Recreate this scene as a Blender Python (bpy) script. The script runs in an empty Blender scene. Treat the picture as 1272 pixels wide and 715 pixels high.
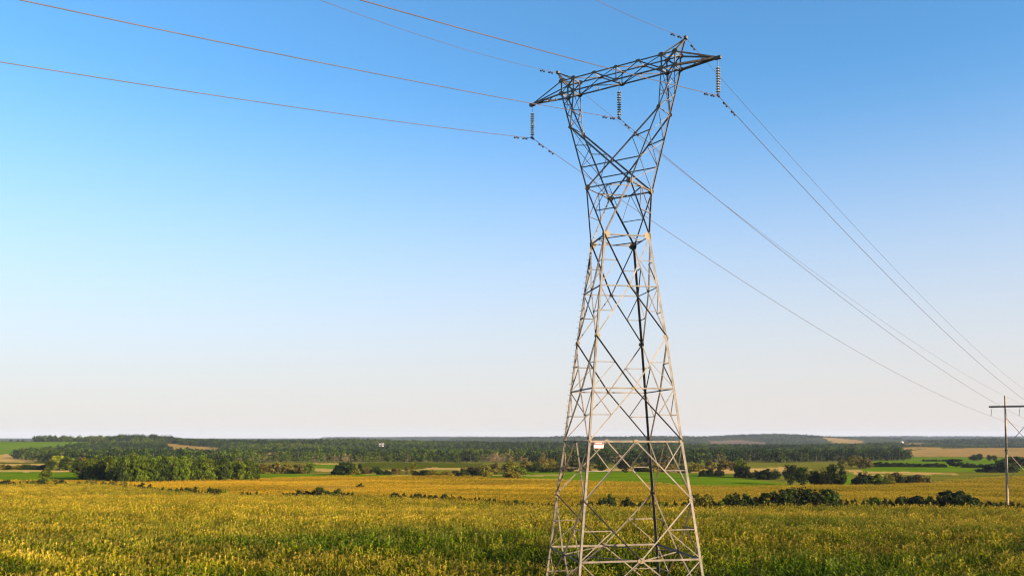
import bpy, bmesh, math, random
import numpy as np
from mathutils import Vector, Matrix
SC = bpy.context.scene
R = math.radians
# ------------------------------------------------------------------ camera, sky, sun
F, PITCH, V0, SW, SH = 1082.3, 0.0411, 498.84, 1272.0, 715.0
CAMZ = 12.0
cam = bpy.data.cameras.new('camera'); camo = bpy.data.objects.new('camera', cam)
SC.collection.objects.link(camo); SC.camera = camo
camo.location = (0, 0, CAMZ); camo.rotation_euler = (math.pi/2 + PITCH, 0, 0)
cam.sensor_width = 36; cam.lens = 36*F/SW; cam.shift_y = (V0 - SH/2)/SW; cam.clip_start = 0.5; cam.clip_end = 60000
SUN_B, SUN_E = 122.0, 17.0          # bearing clockwise from the view axis, elevation
w = bpy.data.worlds.new('World'); SC.world = w; w.use_nodes = True
nt = w.node_tree; bg = nt.nodes['Background']
sky = nt.nodes.new('ShaderNodeTexSky'); sky.sky_type = 'NISHITA'; sky.sun_disc = False
sky.sun_elevation = R(SUN_E); sky.sun_rotation = R(SUN_B)
sky.altitude = 300; sky.air_density = 1.0; sky.dust_density = 0.6; sky.ozone_density = 2.2
hs = nt.nodes.new('ShaderNodeMix'); hs.data_type = 'RGBA'; hs.blend_type = 'MULTIPLY'; hs.inputs[0].default_value = 1; hs.inputs[7].default_value = (.635, 1.09, 1.31, 1); nt.links.new(sky.outputs[0], hs.inputs[6])
geo = nt.nodes.new('ShaderNodeNewGeometry'); sx_ = nt.nodes.new('ShaderNodeSeparateXYZ'); nt.links.new(geo.outputs['Incoming'], sx_.inputs[0])
mr = nt.nodes.new('ShaderNodeMapRange'); mr.inputs['From Min'].default_value = 0.0; mr.inputs['From Max'].default_value = -.40; mr.inputs['To Min'].default_value = 1; mr.inputs['To Max'].default_value = 0; mr.interpolation_type = 'SMOOTHSTEP'
nt.links.new(sx_.outputs['Z'], mr.inputs['Value'])
mx = nt.nodes.new('ShaderNodeMix'); mx.data_type = 'RGBA'; mx.inputs[7].default_value = (3.95, 3.50, 3.36, 1)
mf = nt.nodes.new('ShaderNodeMath'); mf.operation = 'MULTIPLY'; mf.inputs[1].default_value = .92; nt.links.new(mr.outputs[0], mf.inputs[0])
nt.links.new(mf.outputs[0], mx.inputs[0]); nt.links.new(hs.outputs[2], mx.inputs[6]); nt.links.new(mx.outputs[2], bg.inputs['Color']); bg.inputs['Strength'].default_value = 0.056
sl = bpy.data.lights.new('sun', 'SUN'); sl.energy = 5.0; sl.angle = R(0.5); sl.color = (1.0, 0.80, 0.54)
so = bpy.data.objects.new('sun', sl); SC.collection.objects.link(so)
sd = Vector((math.sin(R(SUN_B))*math.cos(R(SUN_E)), math.cos(R(SUN_B))*math.cos(R(SUN_E)), math.sin(R(SUN_E))))
so.rotation_euler = sd.to_track_quat('Z', 'Y').to_euler(); so.location = (60, -60, 80)
SC.view_settings.view_transform = 'Standard'; SC.view_settings.look = 'None'
SC.view_settings.exposure = 1.9; SC.view_settings.gamma = 1
SC.render.engine = 'CYCLES'
SC.cycles.volume_bounces = 0; SC.cycles.max_bounces = 5; SC.cycles.transparent_max_bounces = 4
SC.cycles.filter_width = 1.2

rng = np.random.default_rng(7); random.seed(7)
# ------------------------------------------------------------------ projection helpers
cP, sP = math.cos(PITCH), math.sin(PITCH)
def ray(px, py):
    a = (px-636)/F; b = -(py-V0)/F
    return a, cP - sP*b, sP + cP*b          # world x, y, z for unit depth
def at(px, py, Y):
    a, y, z = ray(px, py); t = Y/y
    return Vector((a*t, Y, CAMZ + z*t))
def pxof(x, y):
    y = np.maximum(y, 1e-3)
    return 636 + F*cP*x/y*1.0008
Z0D = [0, 60, 110, 175, 250, 320, 450, 600, 900, 1300, 1800, 2500, 3500, 5000, 8000, 13000]
Z0Z = [-10.2, -10.2, -11.2, -13.6, -15.0, -16.2, -18.3, -19.5, -23, -26.5, -30, -32, -30, -24, -12, -8]
def smooth(t): t = np.clip(t, 0, 1); return t*t*(3-2*t)
def zvis(D): return np.interp(D, Z0D, Z0Z)      # the surface one sees: crop canopy near, bare ground far
def crop(D): return 1.75*smooth((430-np.asarray(D, float))/110)
def z0(D): return zvis(D) - crop(D)
RID = [  # crest depth, front width, back width, [(px, ground height there, relative to the camera)]
 (1750, 620, 900, [(-600,-4),(0,-8.5),(60,-9.5),(200,-10),(330,-12),(450,-12.5),(540,-17),(640,-20),(760,-21),(1800,-21)]),
 (3300, 900, 700, [(-600,-30),(700,-30),(1000,-30),(1090,-28),(1130,-15),(1200,-12),(1272,-12),(1500,-13),(1800,-14)]),
 (4600, 1300, 1200, [(-600,-14),(480,-14),(640,-8),(700,-2),(800,1),(880,-1),(930,8),(965,14),(1000,8),(1050,-3),(1110,-9),(1272,-10),(1800,-10)]),
 (8600, 1800, 2500, [(-600,-6),(300,-8),(480,-6),(520,-2),(600,-1),(690,-4),(1000,-4),(1030,0),(1110,4),(1170,4),(1230,2),(1300,0),(1800,0)]),
]
def hgt(x, y):
    x = np.asarray(x, float); y = np.asarray(y, float)
    D = np.maximum(y, 0.0)
    z = z0(D)
    px = np.clip(np.where(D > 5, pxof(x, np.maximum(D, 5)), 636), -600, 1800)
    for Dc, wf, wb, kn in RID:
        tz = np.interp(px, [k[0] for k in kn], [k[1] for k in kn])
        s = np.where(D < Dc, smooth(1-(Dc-D)/wf), smooth(1-(D-Dc)/wb))
        z = z + (tz - z0(Dc))*s
    # gentle roll of the near fields
    nr = smooth((D-20)/60)*smooth((900-D)/500)
    z = z + nr*(0.28*np.sin(x*0.031+y*0.055+1.0)+0.22*np.sin(x*0.052-y*0.043)+0.12*np.sin(x*0.11+y*0.08))
    z = z + smooth((D-900)/600)*(1.6*np.sin(x*0.006+y*0.0043)+1.1*np.sin(x*0.013-y*0.009+2))
    return z + CAMZ
_rd = np.array([40.*1.01**i for i in range(570)]); _rr = 543.33 - 1083.0*zvis(_rd)/_rd
_dec = np.maximum.accumulate(_rr[::-1])[::-1]
def dep(row):                       # depth at which the plain passes this picture row
    o = np.argsort(_dec); return float(np.interp(row, _dec[o], _rd[o]))
def ground_at(px, row=None, D=None):
    if D is None: D = dep(row)
    x = (px-636)/(F*cP*1.0008)*D
    return Vector((x, D, float(hgt(x, D))))

# ------------------------------------------------------------------ object helpers
COL = SC.collection
def link(o): COL.objects.link(o); return o
def tag(o, label=None, cat=None, group=None, kind=None):
    if label: o['label'] = label
    if cat: o['category'] = cat
    if group: o['group'] = group
    if kind: o['kind'] = kind
    return o
def empty(name, loc=(0,0,0), rz=0):
    o = bpy.data.objects.new(name, None); o.location = loc; o.rotation_euler = (0,0,rz); o.empty_display_size = .2
    return link(o)
def np_mesh(name, V, Q, mats=(), mi=None, smooth_=False):
    """V (n,3), Q (m,4) quads or (m,3) tris"""
    me = bpy.data.meshes.new(name); V = np.asarray(V, np.float32); Q = np.asarray(Q, np.int32)
    k = Q.shape[1]
    me.vertices.add(len(V)); me.vertices.foreach_set('co', V.ravel())
    me.loops.add(Q.size); me.loops.foreach_set('vertex_index', Q.ravel())
    me.polygons.add(len(Q)); me.polygons.foreach_set('loop_start', np.arange(0, Q.size, k, dtype=np.int32))
    me.polygons.foreach_set('loop_total', np.full(len(Q), k, np.int32))
    for m in mats: me.materials.append(m)
    if mi is not None: me.polygons.foreach_set('material_index', np.asarray(mi, np.int32))
    if smooth_: me.polygons.foreach_set('use_smooth', np.ones(len(Q), bool))
    me.update(calc_edges=True); return me
class MB:
    def __init__(s): s.V = []; s.Fc = []
    def add(s, vs, fs):
        b = len(s.V); s.V += [tuple(v) for v in vs]; s.Fc += [tuple(i+b for i in f) for f in fs]
    def box(s, c, ax, ay, az):      # centre, three half vectors
        c = Vector(c); vs = [c+sx*ax+sy*ay+sz*az for sx in (-1,1) for sy in (-1,1) for sz in (-1,1)]
        s.add(vs, [(0,1,3,2),(4,6,7,5),(0,4,5,1),(2,3,7,6),(0,2,6,4),(1,5,7,3)])
    def angle(s, P, Q, w, n, t=None, flip=1):
        w *= .68 if w > .12 else .74
        """steel angle section from P to Q: one flange in the plane whose normal is n, one along -n"""
        P = Vector(P); Q = Vector(Q); d = (Q-P); L = d.length; d.normalize(); n = Vector(n)
        n = (n - d*n.dot(d)); n.normalize(); m = d.cross(n)*flip; t = t or max(w*0.12, 0.01)
        c = (P+Q)/2
        s.box(c, d*(L/2), m*(w/2), n*(t/2))
        s.box(c + m*(w/2 - t/2) - n*(w/2+t/2), d*(L/2), m*(t/2), n*(w/2))
    def tube(s, pts, r, k=6, caps=True):
        pts = [Vector(p) for p in pts]; rs = r if hasattr(r, '__len__') else [r]*len(pts)
        b = len(s.V); n = len(pts)
        for i, p in enumerate(pts):
            d = (pts[min(i+1, n-1)] - pts[max(i-1, 0)]).normalized()
            a = d.cross(Vector((0,0,1)) if abs(d.z) < .95 else Vector((1,0,0))).normalized(); e = d.cross(a)
            for j in range(k):
                an = 2*math.pi*j/k; s.V.append(tuple(p + (a*math.cos(an)+e*math.sin(an))*rs[i]))
        for i in range(n-1):
            for j in range(k):
                s.Fc.append((b+i*k+j, b+i*k+(j+1)%k, b+(i+1)*k+(j+1)%k, b+(i+1)*k+j))
        if caps: s.Fc.append(tuple(b+j for j in range(k))[::-1]); s.Fc.append(tuple(b+(n-1)*k+j for j in range(k)))
    def lathe(s, prof, c=(0,0,0), k=14):
        b = len(s.V); c = Vector(c)
        for r, z in prof:
            for j in range(k):
                an = 2*math.pi*j/k; s.V.append((c.x+r*math.cos(an), c.y+r*math.sin(an), c.z+z))
        for i in range(len(prof)-1):
            for j in range(k):
                s.Fc.append((b+i*k+j, b+i*k+(j+1)%k, b+(i+1)*k+(j+1)%k, b+(i+1)*k+j))
    def mesh(s, name, mat, sm=False):
        me = bpy.data.meshes.new(name); me.from_pydata(s.V, [], s.Fc); me.materials.append(mat)
        if sm:
            for p in me.polygons: p.use_smooth = True
        return me
    def build(s, name, mat, parent=None, sm=False):
        o = bpy.data.objects.new(name, s.mesh(name, mat, sm)); o.parent = parent; return link(o)

# ------------------------------------------------------------------ materials
def newmat(name):
    m = bpy.data.materials.new(name); m.use_nodes = True; return m, m.node_tree, m.node_tree.nodes['Principled BSDF']
def N(t, typ, **kw):
    n = t.nodes.new(typ)
    for k, v in kw.items(): setattr(n, k, v)
    return n
def noise(t, scale, detail=4, vec=None, rough=.6):
    n = N(t, 'ShaderNodeTexNoise'); n.inputs['Scale'].default_value = scale; n.inputs['Detail'].default_value = detail
    n.inputs['Roughness'].default_value = rough
    if vec: t.links.new(vec, n.inputs['Vector'])
    return n
def ramp(t, fac, stops):
    r = N(t, 'ShaderNodeValToRGB'); e = r.color_ramp.elements
    while len(e) < len(stops): e.new(.5)
    for i, (p, c) in enumerate(stops): e[i].position = p; e[i].color = (*c, 1)
    t.links.new(fac, r.inputs['Fac']); return r
def mix(t, mode, fac, a, b):
    m = N(t, 'ShaderNodeMix', data_type='RGBA', blend_type=mode)
    for s, v in ((m.inputs[0], fac), (m.inputs[6], a), (m.inputs[7], b)):
        if isinstance(v, (int, float)): s.default_value = v
        elif isinstance(v, tuple): s.default_value = (*v, 1)
        else: t.links.new(v, s)
    return m.outputs[2]
def simple(name, c0, c1, scale=3, rough=.6, metal=0.0, bump=0):
    m, t, b = newmat(name); tc = N(t, 'ShaderNodeTexCoord')
    n = noise(t, scale, 5, tc.outputs['Object']); r = ramp(t, n.outputs['Fac'], [(.35, tuple(v*.74 for v in c0)), (.65, tuple(v*.74 for v in c1))])
    t.links.new(r.outputs[0], b.inputs['Base Color']); b.inputs['Roughness'].default_value = rough; b.inputs['Metallic'].default_value = metal
    if bump:
        bp = N(t, 'ShaderNodeBump'); bp.inputs['Strength'].default_value = bump; t.links.new(n.outputs['Fac'], bp.inputs['Height']); t.links.new(bp.outputs[0], b.inputs['Normal'])
    return m
M_steel = simple('galvanised_steel', (.09,.07,.052), (.215,.165,.12), 1.6, .6, .1)
M_plate = simple('weathered_gusset_steel', (.14,.10,.055), (.23,.17,.09), 2.5, .55, .2)
M_wire = simple('aluminium_conductor', (.10,.068,.062), (.15,.10,.095), .5, .55, .4)
M_porc = simple('porcelain', (.42,.37,.30), (.55,.49,.40), 9, .25)
M_cap = simple('dark_iron', (.025,.02,.02), (.05,.04,.04), 9, .5, .5)
M_wood = simple('weathered_pole_wood', (.24,.17,.11), (.40,.29,.19), 2.2, .85, 0, .3)
M_woodd = simple('dark_treated_timber', (.05,.04,.04), (.09,.07,.06), 2.2, .8, 0, .2)
M_bark = simple('bark', (.07,.05,.035), (.15,.11,.08), 3, .9, 0, .4)
M_red = simple('sign_red', (.62,.03,.02), (.7,.05,.03), 3, .5)
M_white = simple('sign_white', (.74,.72,.68), (.82,.8,.77), 3, .5)
M_black = simple('sign_black', (.015,.015,.015), (.03,.03,.03), 3, .5)
M_hwall = simple('white_siding', (.50,.47,.42), (.6,.57,.52), 1, .7)
M_hroof = simple('grey_roof', (.2,.18,.17), (.3,.27,.25), 1, .8)
M_conc = simple('concrete', (.35,.33,.3), (.45,.43,.4), 4, .9)

def leafmat(name, mode, rough=.7):
    """mode 'obj': colour from the object's own colour; 'inst': from the instance attribute tint"""
    m, t, b = newmat(name)
    if mode == 'obj': src = N(t, 'ShaderNodeObjectInfo').outputs['Color']
    else:
        a = N(t, 'ShaderNodeAttribute', attribute_type='INSTANCER', attribute_name='tint'); src = a.outputs['Color']
    lv = N(t, 'ShaderNodeAttribute', attribute_type='GEOMETRY', attribute_name='leafv')
    r = ramp(t, lv.outputs['Fac'], [(0, (.18,.21,.2)), (.45, (.65,.66,.65)), (1, (1.55,1.62,.8))])
    c = mix(t, 'MULTIPLY', 1.0, src, r.outputs[0])
    t.links.new(c, b.inputs['Base Color']); b.inputs['Roughness'].default_value = rough
    b.inputs['Specular IOR Level'].default_value = .08
    tr = N(t, 'ShaderNodeBsdfTranslucent'); t.links.new(c, tr.inputs['Color'])
    ms = N(t, 'ShaderNodeMixShader'); ms.inputs[0].default_value = .18
    t.links.new(b.outputs[0], ms.inputs[1]); t.links.new(tr.outputs[0], ms.inputs[2])
    t.links.new(ms.outputs[0], t.nodes['Material Output'].inputs['Surface'])
    return m
M_leaf = leafmat('foliage', 'obj'); M_leafi = leafmat('far_foliage', 'inst')

# ------------------------------------------------------------------ the ground: one sheet to the horizon
GREEN=(.105,.175,.004); DGREEN=(.07,.085,.005); TAN=(.42,.28,.09); GOLD=(.34,.20,.025); MEADOW=(.15,.145,.018)
FLOOR=(.035,.045,.008); CORNB=(.05,.045,.008); PURP=(.17,.11,.075); TANF=(.30,.19,.06)
def P(*pts): return [(p[0], dep(p[1])) for p in pts]      # picture column, row on the plain
BOUND = [(-700,597),(0,599.5),(110,600),(150,603),(200,607),(250,610),(330,611.5),(420,613.5),(500,616),(560,618),(620,621),(690,625),(760,627.5),(1000,628),(1272,628.5),(1900,630)]
def bound_depth(px):
    return np.interp(px, [b[0] for b in BOUND], [dep(b[1]) for b in BOUND])
GTOP = [(-700,594),(100,597),(150,597),(322,593),(420,592.5),(560,593.5),(700,595),(850,601),(985,602),(1060,600.5),(1150,597),(1272,593),(1900,592)]
def gtop_depth(px):
    return np.interp(px, [b[0] for b in GTOP], [dep(b[1]) for b in GTOP])
FIELDS = [
 (MEADOW, P((-900,640),(2200,640),(2200,566),(-900,562))),
 (DGREEN, P((-900,575),(330,575),(330,566),(-900,562))),
 (GREEN, P((-900,599),(125,599),(125,585.5),(-900,585.5))),
 (TAN, P((-900,585.6),(112,585.6),(112,583.6),(-900,583.6))),
 (GREEN, P((-900,583.6),(112,583.6),(112,580.5),(-900,580.5))),
 (TAN, P((-900,578),(58,577.5),(55,575.5),(-900,575.5))),
 (TAN, P((-900,574),(40,573.5),(62,570),(30,563),(-900,561.5))),
 (GREEN, [(-900,1220),(40,1240),(80,1330),(100,1480),(130,1620),(140,1790),(-900,1800)]),
 (GREEN, P((300,594),(560,595),(700,597),(850,603),(990,603.5),(1010,600),(985,596),(930,592.5),(860,587),(700,584.5),(590,588),(450,588),(300,587))),
 (MEADOW, P((322,584),(700,584),(700,575.5),(322,575.5))),
 (GREEN, P((392,583),(430,583),(430,576.5),(392,576.5))),
 (DGREEN, P((445,581),(600,581),(600,574.6),(445,574.6))),
 (TAN, P((392,585),(419,584.6),(419,582.2),(392,582.2))), (TAN, P((380,576.3),(432,576.3),(432,574.5),(380,574.5))),
 (TAN, P((477,585),(520,585),(520,583.2),(477,583.2))), (TAN, P((515,582.6),(580,583.8),(580,580.3),(530,580))),
 (TAN, P((330,587.8),(700,590),(700,589),(330,587))),
 (TAN, P((560,594),(700,592.5),(700,591.6),(560,593))),
 (TAN, P((690,582.5),(700,583.5),(980,587),(980,579.5),(930,580.5),(860,582),(690,580.5))),
 (TAN, P((992,583),(1008,583),(1008,581.4),(992,581.4))),
 (TAN, P((1045,586),(1135,588.2),(1190,588.6),(1185,586.4),(1130,585.6),(1048,582.2))),
 (GREEN, P((1070,585.5),(1400,583.5),(1400,570),(1240,569),(1125,567.5),(1072,573.5))),
 (DGREEN, P((1220,584.5),(1400,584.5),(1400,582.8),(1220,583.4))),
 (TAN, P((1060,589),(1100,590.5),(1100,588.8),(1060,587))), (TAN, P((1190,596.5),(1220,596),(1215,595),(1190,595.3))),
 (GREEN, P((1040,602),(1060,602),(1056,588),(1040,590))),
 (TANF, P((1122,566.6),(1500,568.6),(1500,559.5),(1260,560),(1130,562.5))),
 (TANF, [(1120,1650),(1170,1700),(1170,2000),(1120,1900)]),
 (TANF, [(215,1280),(265,1200),(285,1300),(272,1420),(210,1700),(200,1500)]),
 (PURP, [(884,3650),(915,3500),(952,3450),(950,3700),(915,4100),(880,4000)]),
 (TANF, [(888,2150),(930,2000),(932,2120),(896,2330)]),
 (TANF, [(1014,4400),(1030,4000),(1045,3400),(1070,3350),(1072,4150),(1035,4550)]),
 (TANF, [(1046,2600),(1130,2750),(1150,3000),(1110,3150),(1046,3000)]),
 ((.13,.085,.008), [(p, gtop_depth(p)) for p in range(-700, 1901, 50)] + [(p, bound_depth(p)) for p in range(1900, -701, -50)]),
 (CORNB, [(-900,8),(2200,8)] + [(p, bound_depth(p)-3) for p in range(1900, -701, -50)]),
]
def inpoly(px, D, poly):
    ins = np.zeros(px.shape, bool); n = len(poly); j = n-1
    lD = np.log(D)
    for i in range(n):
        xi, yi = poly[i][0], math.log(poly[i][1]); xj, yj = poly[j][0], math.log(poly[j][1])
        if yi != yj:
            c = ((yi > lD) != (yj > lD)) & (px < (xj-xi)*(lD-yi)/(yj-yi)+xi); ins ^= c
        j = i
    return ins
ang = np.concatenate([np.arange(-180,-60,6), np.arange(-60,-34,.6), np.arange(-34,34,.075), np.arange(34,60,.6), np.arange(60,180,6)])
rad = [4., 14., 26., 38., 48.]
while rad[-1] < 11500:
    d = rad[-1]; rad.append(d + min(max(1.6, d*d/24000), max(d*.02, 1.6)))
rad = np.array(rad)
A, Rr = np.meshgrid(np.radians(ang), rad); GX = (np.sin(A)*Rr).ravel(); GY = (np.cos(A)*Rr).ravel()
GZ = hgt(GX, GY)
nr_, na = len(rad), len(ang)
px = np.where(GY > 5, pxof(GX, GY), np.where(GX > 0, 1900, -690)); Dd = np.maximum(GY, 8.0)
px = np.clip(px, -690, 1890)
wob = 1 + .012*np.sin(GX*.05+GY*.021) + .008*np.sin(GX*.17)+.006*np.sin(GX*.41+GY*.1)
colr = np.tile(np.array(FLOOR), (len(GX), 1))
back = GY <= 8
for c, poly in FIELDS:
    k = inpoly(px + 1.2*np.sin(GY*.2), Dd*(wob if c != CORNB else 1), poly); colr[k] = c
colr[back] = CORNB
V = np.stack([GX, GY, GZ], 1); V = np.vstack([V, [[0, 0, 0.0]]])
i = np.arange(nr_-1)[:, None]; j = np.arange(na)[None, :]; jn = (j+1) % na
Q = np.stack([i*na+j, i*na+jn, (i+1)*na+jn, (i+1)*na+j], -1).reshape(-1, 4)
Q = Q[:, ::-1]
gm = np_mesh('ground', V, Q)
bmf = bmesh.new(); bmf.from_mesh(gm); bmf.verts.ensure_lookup_table()
cv = bmf.verts[len(V)-1]
for q in range(na): bmf.faces.new((cv, bmf.verts[(q+1) % na], bmf.verts[q]))
bmf.normal_update(); bmf.to_mesh(gm); bmf.free()
at_ = gm.color_attributes.new('field', 'FLOAT_COLOR', 'POINT')
cc = np.ones((len(V), 4), np.float32); cc[:-1, :3] = colr*.74; cc[-1, :3] = CORNB
at_.data.foreach_set('color', cc.ravel())
gm.polygons.foreach_set('use_smooth', np.ones(len(gm.polygons), bool))
M_ground, t, b = newmat('farmland')
fa = N(t, 'ShaderNodeAttribute', attribute_name='field'); tc = N(t, 'ShaderNodeTexCoord')
mp = N(t, 'ShaderNodeMapping'); mp.inputs['Scale'].default_value = (.25, 1, 1); mp.inputs['Rotation'].default_value = (0, 0, R(6)); t.links.new(tc.outputs['Object'], mp.inputs[0])
n1 = noise(t, .12, 6, mp.outputs[0], .65); r1 = ramp(t, n1.outputs['Fac'], [(.34, (.50,.62,.5)), (.47, (.95,1,.95)), (.56, (1.05,1.0,1)), (.68, (1.6,1.3,1.1))])
n2 = noise(t, 1.3, 5, tc.outputs['Object'], .7); r2 = ramp(t, n2.outputs['Fac'], [(.3, (.65,.68,.65)), (.6, (1.1,1.08,1.0))])
c1 = mix(t, 'MULTIPLY', 1.0, fa.outputs['Color'], r1.outputs[0]); c2 = mix(t, 'MULTIPLY', .8, c1, r2.outputs[0])
t.links.new(c2, b.inputs['Base Color']); b.inputs['Roughness'].default_value = 1; b.inputs['Specular IOR Level'].default_value = 0
bp = N(t, 'ShaderNodeBump'); bp.inputs['Strength'].default_value = .8; bp.inputs['Distance'].default_value = .35
t.links.new(n2.outputs['Fac'], bp.inputs['Height']); t.links.new(bp.outputs[0], b.inputs['Normal'])
gm.materials.clear(); gm.materials.append(M_ground)
go = link(bpy.data.objects.new('ground', gm)); tag(go, kind='structure')

# ------------------------------------------------------------------ the air
hz = MB(); hz.box((0, 0, 35), Vector((14000,0,0)), Vector((0,14000,0)), Vector((0,0,65)))
M_haze = bpy.data.materials.new('haze'); M_haze.use_nodes = True; t = M_haze.node_tree; t.nodes.clear()
pv = N(t, 'ShaderNodeVolumePrincipled'); pv.inputs['Color'].default_value = (.50, .60, .82, 1); pv.inputs['Density'].default_value = 3.8e-5
ou = N(t, 'ShaderNodeOutputMaterial'); t.links.new(pv.outputs[0], ou.inputs['Volume'])
ho = hz.build('haze', M_haze); tag(ho, 'thin pale haze over the whole valley', 'haze', kind='stuff')

# ------------------------------------------------------------------ lattice tower
TX, TY, TH = 7.8903, 63.2288, 2.1653
cx_, cy_ = math.sin(TH), math.cos(TH); ux_, uy_ = -cy_, cx_
CD = Vector((cx_, cy_, 0)); UD = Vector((ux_, uy_, 0))
TZ = float(hgt(TX, TY))
tower = empty('transmission_tower', (TX, TY, TZ))
tag(tower, 'tall steel lattice transmission tower with wide crossarm standing in the cornfield', 'transmission tower')
def T(c, u, z):                       # crossarm frame, z relative to the camera -> local to the tower root
    return CD*c + UD*u + Vector((0, 0, z + CAMZ - TZ))
zl = [-12.0, -8.2638, -4.2529, -.2558, 3.428, 7.0971, 10.7087, 14.4327]
rh = [6.66, 6.0811, 5.4617, 4.7942, 4.2261, 3.6617, 3.0371, 2.3884]
DR = dict(A=(0,-1), B=(1,0), C=(-1,0), D=(0,1))
def corner(k, i): return T(DR[k][0]*rh[i], DR[k][1]*rh[i], zl[i])
def part(name, fn):
    m = MB(); fn(m); return m.build(name, M_steel, tower)
def bar(name, p, q, w, n, flip=1, dark=None):
    m = MB()
    if dark is not None:
        v = Vector(n) if n[1] < 0 else -Vector(n); d = (Vector(q)-Vector(p)).normalized()
        if dark: n = -v      # outstanding flange towards the viewer's side, on the sun's side, shades the other flange
        else: n = v
        nn_ = (Vector(n) - d*Vector(n).dot(d)).normalized(); mm = d.cross(nn_); flip = 1 if mm.dot(sd) > 0 else -1
        if dark and abs(mm.dot(sd)) < .02: flip = 1
    m.angle(p, q, w, n, flip=flip); return m.build(name, M_steel, tower)
def turned(m, p, q, w):
    """flat flange towards the open side of the line, the outstanding one behind it, away from the low sun"""
    d = (Vector(q)-Vector(p)).normalized(); n = -UD; nn_ = (n - d*n.dot(d)).normalized()
    m.angle(p, q, w, n, flip=1 if d.cross(nn_).dot(CD) < 0 else -1)
def tbar(name, p, q, w):
    m = MB(); turned(m, p, q, w); return m.build(name, M_steel, tower)
def gusset(p, n, s=.34, s2=None):
    n = Vector(n).normalized(); a = n.cross(Vector((0,0,1))).normalized(); e = a.cross(n)
    m = MB(); s2 = s2 or s
    # clipped-corner plate
    pts = [(-1,-.4),(-.4,-1),(.4,-1),(1,-.4),(1,.4),(.4,1),(-.4,1),(-1,.4)]
    o = p + n*.03
    vs = [o + a*x*s/2 + e*y*s2/2 + n*h for h in (0, .015) for x, y in pts]
    k = len(pts); m.add(vs, [tuple(range(k))[::-1], tuple(range(k, 2*k))] + [(i, (i+1) % k, (i+1) % k+k, i+k) for i in range(k)])
    return m.build('gusset_plate', M_plate, tower)
for k in 'ABCD':
    m = MB(); d = Vector((DR[k][0]*cx_+DR[k][1]*ux_, DR[k][0]*cy_+DR[k][1]*uy_, 0))   # outward at the corner
    # equal angle with its heel outwards, flanges along the two faces
    f1 = (Matrix.Rotation(R(135), 3, 'Z') @ d); f2 = (Matrix.Rotation(R(-135), 3, 'Z') @ d)
    for i in range(7):
        p, q = corner(k, i), corner(k, i+1); ax = (q-p)/2; c = (p+q)/2; wL = .15 if i < 3 else .135; tt = .022
        m.box(c + f1*wL/2, ax, f1*wL/2, (Matrix.Rotation(R(90), 3, 'Z') @ f1)*tt/2)
        m.box(c + f2*(wL/2+tt), ax, f2*wL/2, (Matrix.Rotation(R(90), 3, 'Z') @ f2)*tt/2)
    lg = m.build('leg', M_steel, tower)
    if k == 'C':
        for i in range(56):
            h = 2.6 + i*.42; zz_ = zl[0]+h; rr0 = np.interp(zz_, zl, rh); pb = T(-rr0, 0, zz_); q = MB()
            q.tube([pb, pb + (f1 if i % 2 else f2)*-.02 + d*.17], .012, 5); q.build('step_bolt', M_steel, lg)
    ft = MB(); ft.lathe([(0,.55),(.26,.55),(.3,.5),(.34,-.4)], corner(k, 0)+Vector((0,0,-.1)), 12); ft.build('footing', M_conc, lg)
FACES = [('A','B'), ('B','D'), ('D','C'), ('C','A')]
lerp = lambda a, b, t: a + (b-a)*t
for a, b_ in FACES:
    nrm = Vector((DR[a][0]+DR[b_][0], DR[a][1]+DR[b_][1])); n = (CD*nrm.x + UD*nrm.y).normalized()
    ca = lambda i: corner(a, i); cb = lambda i: corner(b_, i)
    mid = lambda i: (ca(i)+cb(i))/2
    for i, wd in ((1,.19),(3,.16),(4,.12),(6,.10),(7,.11)):
        bar('horizontal_strut', ca(i), cb(i), wd, n)
    def half(node_leg_h, far_leg, ctr, h_leg_at_mid, w=.075):
        """diagonal runs far_leg->ctr; a tie from the leg at the level of the horizontal and a level strut meet its middle"""
        md = (far_leg+ctr)/2; sec = MB(); sec.angle(node_leg_h, md, w, n); sec.angle(h_leg_at_mid, md, w, n); sec.build('secondary_brace', M_steel, tower)
    for hi in (6, 4):
        up, dn = hi+1, hi-1
        X = mid(hi)
        for (L0, L1) in ((ca, cb), (cb, ca)):
            lf = (L0 is ca) == (a+b_ in ('AB', 'CA')); bar('diagonal_brace', L0(up), X, .13, n, 1, lf); bar('diagonal_brace', X, L1(dn), .105, n, 1, lf)
            half(L0(hi), L0(up), X, lerp(L0(hi), L0(up), .5)); half(L0(hi), L0(dn), X, lerp(L0(hi), L0(dn), .5))
    for (top, leg) in ((3, 2), (1, 2), (1, 0)):
        X = mid(top)
        for L0 in (ca, cb):
            lf = (L0 is ca) == (a+b_ in ('AB', 'CA')); bar('diagonal_brace', X, L0(leg), .13, n, 1, lf and not (a+b_ == 'DC' and top == 3))
            half(L0(top), L0(leg), X, lerp(L0(top), L0(leg), .5), .085)
    for i, s in ((1,.5),(3,.36),(4,.3),(6,.3)): gusset(mid(i), n, s, s*.75)
    for i, s in ((2,.22),(3,.2),(5,.24),(7,.5)):
        gusset(ca(i)+(cb(i)-ca(i)).normalized()*.16, n, s, s*1.1); gusset(cb(i)+(ca(i)-cb(i)).normalized()*.16, n, s, s*1.1)
# plan bracing at the waist and the mid panels
def ring(i, w):
    m = MB(); ms = [(corner(a, i)+corner(b_, i))/2 for a, b_ in FACES]
    for q in range(4): m.angle(ms[q], ms[(q+1) % 4], w, Vector((0,0,1)))
    m.build('plan_bracing', M_steel, tower)
ring(7, .08); ring(3, .08); ring(1, .08)
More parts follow.
